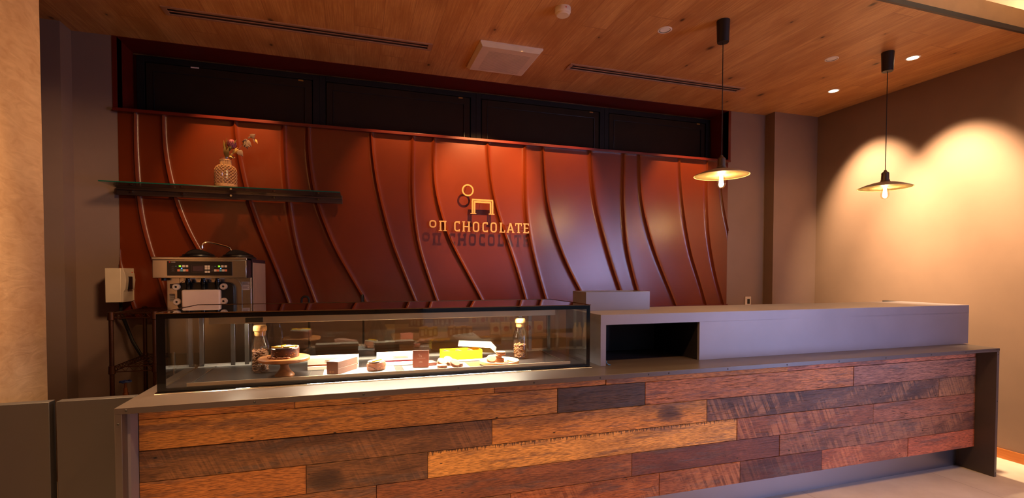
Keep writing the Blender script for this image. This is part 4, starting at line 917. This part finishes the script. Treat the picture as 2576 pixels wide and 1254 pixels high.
# dispensing head
def rr2(x0, x1, z0, z1, r): return rrect(x0, x1, z0, z1, r, 8)
MB().ribbon(rr2(-1.132, -.755, 1.205, 1.452, .07), .016, 3.768, 3.78, True).build('door_surround', 'steel', ms)
dp = MB().prism(rr2(-1.122, -.788, 1.235, 1.425, .045), 3.745, 3.78, 'xz').build('dispensing_door', 'black', ms, bevel=.004)
MB().box(-1.085, -.862, 3.700, 3.746, 1.262, 1.378).build('front_block', 'white_pl', ms, bevel=.010, seg=3)
for x, z in ((-1.120, 1.397), (-.847, 1.398), (-1.117, 1.299), (-.847, 1.299)):
    k_ = MB().lathe([(.0075, 0), (.021, 0), (.0225, .006), (.0225, .022), (.019, .030), (.0075, .030)], 24, closed=True, mx=Matrix.Translation((x, 3.745, z)) @ Matrix.Rotation(PI/2, 4, 'X')).build('fixing_knob', 'ivory2', ms)
    MB().cyl(.0078, 0, .024, 6, mx=Matrix.Translation((x, 3.745, z)) @ Matrix.Rotation(PI/2, 4, 'X')).build('bolt', 'black', k_)
for x in (-1.052, -.964, -.881):
    MB().lathe([(.010, 1.37), (.014, 1.375), (.014, 1.405), (.017, 1.41), (.017, 1.435), (.013, 1.44), (.013, 1.456)], 16, (x, 3.725, 0)).build('draw_lever', plain('gloss_black', (10, 12, 16), .15), ms)
for x in (-1.02, -.93, -.85): MB().box(x-.016, x+.016, 3.70, 3.71, 1.447, 1.456).build('lever_tab', 'ivory2', ms, smooth=False)
MB().tube([(-1.097, 3.72, 1.456), (-1.097, 3.72, 1.422)], .0025, 6).build('drip_rod', 'chrome', ms)
MB().cyl(.015, 1.438, 1.456, 16, (-1.19, 3.735)).build('foot_knob', 'black', ms)
for x0, x1, z0, z1, m_ in ((-1.172, -1.140, 1.385, 1.416, 'stickerg'), (-1.175, -1.134, 1.300, 1.350, 'stickerg'), (-.748, -.700, 1.408, 1.428, 'sticker'), (-.748, -.700, 1.372, 1.404, 'sticker')):
    s1 = MB().box(x0, x1, 3.7785, 3.780, z0, z1).build('sticker', m_, ms, smooth=False)
    b = MB()
    for q in range(3): zz = z1-(z1-z0)*(.25+.25*q); b.box(x0+.005, x1-.005-.006*(q % 2), 3.7778, 3.7786, zz-.0012, zz+.0012)
    b.build('printed_lines', 'stickertext', s1, smooth=False)
for x in (-1.062, -.812):
    ld = MB().lathe([(0, 1.59), (.118, 1.59), (.118, 1.597), (.112, 1.603), (.100, 1.606), (.098, 1.614), (.092, 1.619), (0, 1.622)], 40, (x, 4.0, 0)).build('hopper_lid', 'black', ms)
    b = MB(); pl = [(-.080, 1.619)]+[(-.080+.165*i/12, 1.619+.036*math.sin(PI*min(1, (i/12)**.8))) for i in range(1, 12)]+[(.090, 1.619)]
    b.prism([(x+p, q) for p, q in pl], 3.975, 4.025, 'xz'); b.build('lid_handle', 'black', ld, bevel=.004)
# chrome tap arm over it
fa = thing('wall_tap', 'chrome swan-neck water spout reaching over the ice cream machine', 'tap', (0, 0, 0))
MB().tube([(-.905, YB-.01, 1.62), (-.905, 4.34, 1.62), (-.905, 4.27, 1.63), (-.908, 4.25, 1.655), (-.917, 4.25, 1.677), (-.936, 4.25, 1.688), (-1.00, 4.25, 1.706), (-1.059, 4.25, 1.721), (-1.081, 4.25, 1.722), (-1.098, 4.25, 1.708), (-1.105, 4.25, 1.688)], .0075, 10).build('spout', 'chrome', fa)
MB().cyl(.011, 1.672, 1.692, 14, (-1.106, 4.25)).build('aerator', 'chrome', fa)
MB().lathe([(0, 0), (.03, 0), (.028, .008), (.012, .012), (0, .012)], 20, mx=Matrix.Translation((-.905, YB-.004, 1.62)) @ Matrix.Rotation(PI/2, 4, 'X')).build('wall_flange', 'chrome', fa)

# back bar worktop and taps
bb = thing('back_worktop', 'dark steel worktop running along the wall behind the counter', 'worktop', (-1.188, 3.72, 0))
MB().box(0, 4.84, 0, .70, .82, .86).build('top', plain('back_bar_steel', (88, 80, 76), .35, metal=.6), bb, bevel=.002)
MB().box(.02, 4.82, .04, .70, .08, .82).build('cabinet_front', 'dkgrey', bb, smooth=False)
MB().box(.04, 4.80, .08, .70, 0, .08).build('plinth', 'blackm', bb, smooth=False)
for i, (x, z1, lb) in enumerate(((-.416, 1.302, 'black swan-neck tap in front of the red wall, nearer the machine'), (.044, 1.306, 'black swan-neck tap in front of the red wall, farther from the machine'))):
    t = thing('bar_tap', lb, 'tap', (x, 4.25, .86))
    hgt = z1-.86; dirx = (.055, 0) if i == 0 else (.012, -.05)
    pts = [(dirx[0]/2, dirx[1]/2, 0), (dirx[0]/2, dirx[1]/2, hgt-.03)]
    pts = [(dirx[0], dirx[1]*-1, 0), (dirx[0], -dirx[1], hgt-.03)]+[(dirx[0]/2+dirx[0]/2*math.cos(a), -dirx[1]/2-dirx[1]/2*math.cos(a), hgt-.03+.028*math.sin(a)) for a in [PI*q/8 for q in range(1, 8)]]+[(0, 0, hgt-.03), (0, 0, hgt-.10)]
    MB().tube(pts, .0085, 10).build('spout', 'blackm', t)
    MB().cyl(.022, 0, .03, 18, (pts[0][0], pts[0][1])).build('base', 'blackm', t)

# wire rack at the left
rk = thing('wire_rack', 'bronze wire shelving rack in the corner below the breaker box', 'rack', (0, 0, 0))
RX0, RX1, RY0, RY1 = -1.452, -1.222, 3.66, 4.17
for x, y in ((RX0, RY0), (RX0, RY1), (RX1, RY0), (RX1, RY1)):
    b = MB().cyl(.0125, .0, 1.246, 14, (x, y))
    for k in range(48): b.cyl(.0132, .02+k*.0255, .023+k*.0255, 14, (x, y))
    b.build('post', 'copper', rk)
for zs in (1.236, .90, .45):
    b = MB()
    for y in (RY0, RY1):
        for dz in (0, -.03): b.tube([(RX0, y, zs+dz), (RX1, y, zs+dz)], .0032, 6)
        n = 5
        b.tube([(RX0+(RX1-RX0)*i/(2*n), y, zs-(.03 if i % 2 else 0)) for i in range(2*n+1)], .0022, 5)
    for x in (RX0, RX1):
        for dz in (0, -.03): b.tube([(x, RY0, zs+dz), (x, RY1, zs+dz)], .0032, 6)
        n = 10
        b.tube([(x, RY0+(RY1-RY0)*i/(2*n), zs-(.03 if i % 2 else 0)) for i in range(2*n+1)], .0022, 5)
    for i in range(1, 9): x = RX0+(RX1-RX0)*i/9; b.tube([(x, RY0, zs+.002), (x, RY1, zs+.002)], .0018, 5)
    for i in range(1, 4): y = RY0+(RY1-RY0)*i/4; b.tube([(RX0, y, zs-.002), (RX1, y, zs-.002)], .0025, 5)
    b.build('wire_shelf', 'copper', rk)
    for x, y in ((RX0, RY0), (RX0, RY1), (RX1, RY0), (RX1, RY1)): MB().lathe([(.013, zs-.045), (.019, zs-.04), (.017, zs+.008), (.013, zs+.010)], 14, (x, y, 0)).build('collar', 'copper', rk)

# breaker box, cable, pipe valve
br = thing('breaker_box', 'ivory electrical breaker box with a dark window fixed on the wall corner', 'breaker box', (-1.70, 4.205, 1.275))
MB().box(0, .095, 0, .222, 0, .245).build('housing', 'ivory', br, bevel=.003)
br.rotation_euler = (0, 0, 0)
prf = [(.095, 0), (.107, 0), (.108, .075), (.120, .095), (.126, .16), (.120, .205), (.108, .243), (.095, .243)]
b = MB().prism(prf, .002, .160, 'xz'); b.build('cover', 'ivory2', br, bevel=.002)
MB().box(.110, .1275, .045, .110, .09, .185).build('breaker_window', 'black', br, bevel=.003)
MB().box(.110, .119, .12, .13, .212, .218).build('indicator', 'redlogo', br, smooth=False)
cb = tag(MB().tube([(-1.645, 4.30, 1.28), (-1.645, 4.30, 1.20), (-1.625, 4.33, 1.10), (-1.575, 4.30, .98), (-1.50, 4.25, .87), (-1.42, 4.22, .80), (-1.33, 4.2, .74), (-1.29, 4.2, .6), (-1.28, 4.2, .01)], .0115, 10).build('power_cable', 'rubber'), 'thick black power cable hanging from the breaker box', 'cable')
vv = thing('water_valve', 'small stop valve with blue handwheel on a pipe below the rack', 'valve', (-1.36, 3.60, 0))
MB().cyl(.011, 0, .78, 12).cyl(.016, .70, .75, 12).cyl(.007, .78, .815, 10).build('pipe', 'brass', vv)
b = MB().tube([(.028*math.cos(2*PI*i/24), .028*math.sin(2*PI*i/24), .818+.002*math.cos(i*PI/2)) for i in range(24)], .005, 6, True)
for i in range(4): a = PI/2*i; b.tube([(0, 0, .818), (.028*math.cos(a), .028*math.sin(a), .818)], .003, 5)
b.ball((0, 0, .818), .007, 8, 6); b.build('handwheel', 'blue', vv)
wp = thing('water_pipe_bracket', 'slim pale metal pipe bracket beside the left end of the display case', 'pipe', (-.945, 3.10, 0))
MB().tube([(0, 0, 0), (0, 0, 1.06)], .006, 8).box(-.075, .0, -.006, .006, .84, .85).tube([(-.055, 0, .845), (-.055, 0, 0)], .007, 8).build('pipe', 'steel', wp)

# outlet on the back right wall, dark side panel, small bar
ol = thing('wall_outlet', 'small black outlet on the wall right of the red panel', 'outlet', (4.146, YB-.012, 1.184))
MB().box(-.04, .04, 0, .012, -.05, .045).build('plate', 'ivory2', ol, bevel=.002); MB().box(-.012, .02, -.003, .0, -.035, .02).build('socket', 'black', ol, smooth=False)
dpn = thing('side_cabinet', 'low dark cabinet along the right wall behind the raised box', 'cabinet', (4.905, 3.12, 0))
MB().box(0, .064, 0, .38, .05, 1.226).build('body', 'blackm', dpn, bevel=.002)
MB().box(-.08, .0, .0, .02, .885, .915).build('front_rail', 'blackm', dpn, bevel=.001)
MB().box(.01, .064, .02, .36, 0, .05).build('plinth', 'blackm', dpn, smooth=False)

# ------------------------------------------------------------------ ceiling fittings
def slot(x0, x1, label):
    t = thing('linear_diffuser', label, 'air diffuser', (x0, 3.835, ZC)); L = x1-x0
    MB().box(0, L, 0, .022, -.006, .0).box(0, L, .098, .12, -.006, 0).box(0, .03, .022, .098, -.006, 0).box(L-.03, L, .022, .098, -.006, 0).build('frame', 'alu', t, bevel=.001)
    MB().box(.03, L-.03, .055, .066, -.004, .0).build('divider_bar', 'alu', t, smooth=False)
    MB().box(.03, L-.03, .022, .098, -.0015, -.0005).build('slot_back', 'slot', t, smooth=False)
    b = MB()
    for x in (.03, L/2-.03, L-.09): b.box(x, x+.05, .03, .05, -.003, -.0015).box(x, x+.05, .072, .09, -.003, -.0015)
    b.build('deflector', 'black', t, smooth=False)
slot(-1.222, .572, 'long two-slot air diffuser in the wooden ceiling at the left')
slot(1.727, 3.532, 'shorter looking two-slot air diffuser in the ceiling left of the first pendant')
sm_ = thing('smoke_detector', 'round white smoke detector on the wooden ceiling', 'smoke detector', (1.318, 3.06, ZC))
MB().lathe([(0, 0), (.052, 0), (.053, -.006), (.053, -.028), (.049, -.034), (.045, -.036), (.045, -.044), (.040, -.050), (0, -.052)][::-1], 40).build('body', 'ivory', sm_)
MB().box(-.003, .003, -.0545, -.052, -.022, -.014).build('indicator', 'redlogo', sm_, smooth=False)
vg = thing('ventilation_grille', 'square white exhaust fan cover on the wooden ceiling', 'vent cover', (.905, 3.655, ZC))
B4 = .505
b = MB().add([(0, 0, 0), (B4, 0, 0), (B4, B4, 0), (0, B4, 0), (.0, 0, -.012), (B4, 0, -.012), (B4, B4, -.012), (0, B4, -.012), (.022, .03, -.034), (B4-.022, .03, -.034), (B4-.022, B4-.022, -.034), (.022, B4-.022, -.034)],
    [(0, 1, 2, 3), (0, 4, 5, 1), (1, 5, 6, 2), (2, 6, 7, 3), (3, 7, 4, 0), (4, 8, 9, 5), (5, 9, 10, 6), (6, 10, 11, 7), (7, 11, 8, 4), (8, 11, 10, 9)])
b.build('cover', 'ivory', vg, bevel=.001)
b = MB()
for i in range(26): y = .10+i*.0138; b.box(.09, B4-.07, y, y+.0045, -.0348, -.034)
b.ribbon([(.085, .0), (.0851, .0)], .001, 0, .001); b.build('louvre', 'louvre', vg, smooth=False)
def downlight(x, y, on, label):
    t = thing('downlight', label, 'ceiling light', (x, y, ZC))
    MB().lathe([(.040, -.0005), (.040, -.004), (.047, -.005), (.052, -.002), (.052, 0)], 40).build('ring', 'dlring', t)
    if on: MB().cyl(.040, -.0022, -.0012, 32).build('lens', 'dl_on', t, smooth=False)
    else:
        MB().lathe([(.0405, -.0026), (.0378, -.0030), (.0378, -.0006), (.0405, -.0006)], 32, closed=True).build('inner_rim', 'black', t)
        MB().lathe([(.0378, -.0008), (.030, -.0026), (.014, -.0012), (0, -.0012)][::-1], 14).build('reflector', 'reflector', t, angle=5)
downlight(2.135, 3.106, False, 'unlit recessed downlight left of the first pendant lamp')
downlight(3.725, 3.106, False, 'unlit recessed downlight between the two pendant lamps')
downlight(4.331, 2.887, True, 'lit recessed downlight right of the second pendant lamp')
downlight(4.393, 3.636, True, 'lit recessed downlight deepest in the right corner of the ceiling')
pn = thing('pendant_lamp', 'enamel pendant lamp with bare filament bulb hanging left, before the red wall edge', 'pendant lamp', (2.447, 2.872, ZC))
MB().lathe([(0, 0), (.044, 0), (.040, -.135), (.038, -.15), (0, -.152)][::-1], 32).build('ceiling_rose', 'blackm', pn)
MB().tube([(0, 0, -.15), (.001, 0, -.55), (0, 0, -.935)], .003, 8).build('cord', 'blackm', pn)
MB().lathe([(0, -.93), (.008, -.93), (.012, -.942), (.020, -.948), (.0265, -.955), (.0275, -.99), (.0275, -1.005), (.031, -1.008), (.031, -1.016), (.036, -1.022), (.036, -1.030), (0, -1.030)][::-1], 28).build('lamp_holder', 'socket', pn)
MB().lathe([(.030, -1.026), (.075, -1.032), (.135, -1.050), (.183, -1.070), (.185, -1.072)], 56).build('lamp_shade', 'shade_out', pn)
MB().lathe([(.028, -1.029), (.075, -1.035), (.135, -1.053), (.1825, -1.0735), (.185, -1.072)], 56).build('shade_lining', 'shade_in', pn)
bl = MB().lathe([(.013, -1.03), (.014, -1.05), (.018, -1.075), (.026, -1.10), (.0295, -1.122), (.027, -1.142), (.018, -1.156), (.006, -1.162), (0, -1.1625)][::-1], 28).build('bulb', 'bulb', pn)
fb = MB().cyl(.006, -1.075, -1.03, 10)
for k in range(8):
    a = 2*PI*k/8; a2 = a+PI/8; fb.tube([(.006*math.cos(a), .006*math.sin(a), -1.078), (.015*math.cos(a), .015*math.sin(a), -1.138), (.010*math.cos(a2), .010*math.sin(a2), -1.078)], .0012, 5)
fb.build('filament', 'fil', bl)
pn2 = dup(pn, (4.041, 2.880, ZC), label='enamel pendant lamp with bare filament bulb hanging in front of the right wall')
for x, y in ((2.447, 2.872), (4.041, 2.880)):
    lamp('POINT', 'bulb_light', (x, y, ZC-1.122), 24, (1, .62, .28), shadow_soft_size=.02)

# ------------------------------------------------------------------ customer side, seen only as reflections in the case
tb = thing('display_table', 'pale display table beside the camera, mirrored in the case glass', 'table', (.40, -1.15, 0))
MB().box(0, 1.9, 0, .55, .695, .725).build('table_top', 'tabletop', tb, bevel=.002)
for x in (.03, 1.83):
    for y in (.03, .48): MB().box(x, x+.04, y, y+.04, 0, .695).build('leg', 'blackm', tb, smooth=False)
MB().box(.05, 1.85, .50, .52, .3, .66).build('crate_front', 'lightwood', tb, smooth=False)
jr = thing('amber_jar', 'amber jar with a metal lid on the display table', 'jar', (0, 0, 0), group='amber jars on the display table')
MB().lathe([(0, 0), (.034, 0), (.036, .01), (.036, .10), (0, .10)], 20).build('jar_body', 'amber', jr); MB().cyl(.033, .10, .118, 20).build('lid', 'gold', jr)
MB().box(-.015, .015, -.0, .0375, .02, .085).build('label', 'paper', jr, smooth=False)
js = [(.74, -.72), (.83, -.68), (.79, -.82), (.90, -.78), (1.08, -.72), (1.17, -.68), (1.13, -.84), (1.25, -.76), (1.30, -.66)]
for i, (x, y) in enumerate(js):
    o = jr if i == 0 else dup(jr); o.location = (x, y, .725)
pk = thing('snack_pouch', 'red and white snack pouch at the end of the display table', 'pouch', (0, 0, 0), group='snack pouches on the display table')
MB().box(-.06, .06, -.02, .02, 0, .15).build('pouch', 'paper', pk, bevel=.01); MB().cyl(.035, 0, .002, 20, mx=Matrix.Translation((.01, .0215, .07)) @ Matrix.Rotation(PI/2, 4, 'X')).build('printed_fruit', 'redpack', pk)
for i, (x, y) in enumerate(((1.62, -.68), (1.76, -.70), (1.90, -.68), (2.05, -.70), (2.2, -.70))):
    o = pk if i == 0 else dup(pk); o.location = (x, y, .725)
mk = thing('drink_bottle', 'small pale drink bottle on the shelf by the window', 'bottle', (0, 0, 0), group='drink bottles on the shelf')
MB().lathe([(0, 0), (.03, 0), (.032, .01), (.032, .10), (.014, .14), (.013, .16), (0, .16)], 18).build('bottle_body', 'card', mk); MB().cyl(.015, .16, .178, 14).build('cap', 'paper', mk)
for i, (x, y) in enumerate(((2.72, -.72), (2.80, -.76), (2.86, -.70), (2.94, -.76), (3.02, -.70), (3.10, -.76))):
    o = mk if i == 0 else dup(mk); o.location = (x, y, .66)
ss = thing('side_shelf', 'low pale shelf unit beside the display table', 'shelf unit', (2.55, -1.1, 0))
MB().box(0, .8, 0, .5, .63, .66).box(0, .03, 0, .5, 0, .63).box(.77, .8, 0, .5, 0, .63).box(.03, .77, 0, .5, .3, .32).build('shelf_boards', 'tabletop', ss, smooth=False)
tp = thing('tripod', 'black photo tripod standing beside the camera, mirrored in the case glass', 'tripod', (.20, -.12, 0))
MB().cyl(.018, .82, 1.12, 14).ball((0, 0, 1.0), .035, 12, 8).build('centre_column', 'blackm', tp)
for k in range(3):
    a = 2*PI*k/3+.5
    MB().tube([(.03*math.cos(a), .03*math.sin(a), .98), (.24*math.cos(a), .24*math.sin(a), .45), (.42*math.cos(a), .42*math.sin(a), .0)], .016, 8, radii=[.018, .014, .010]).build('leg', 'blackm', tp)
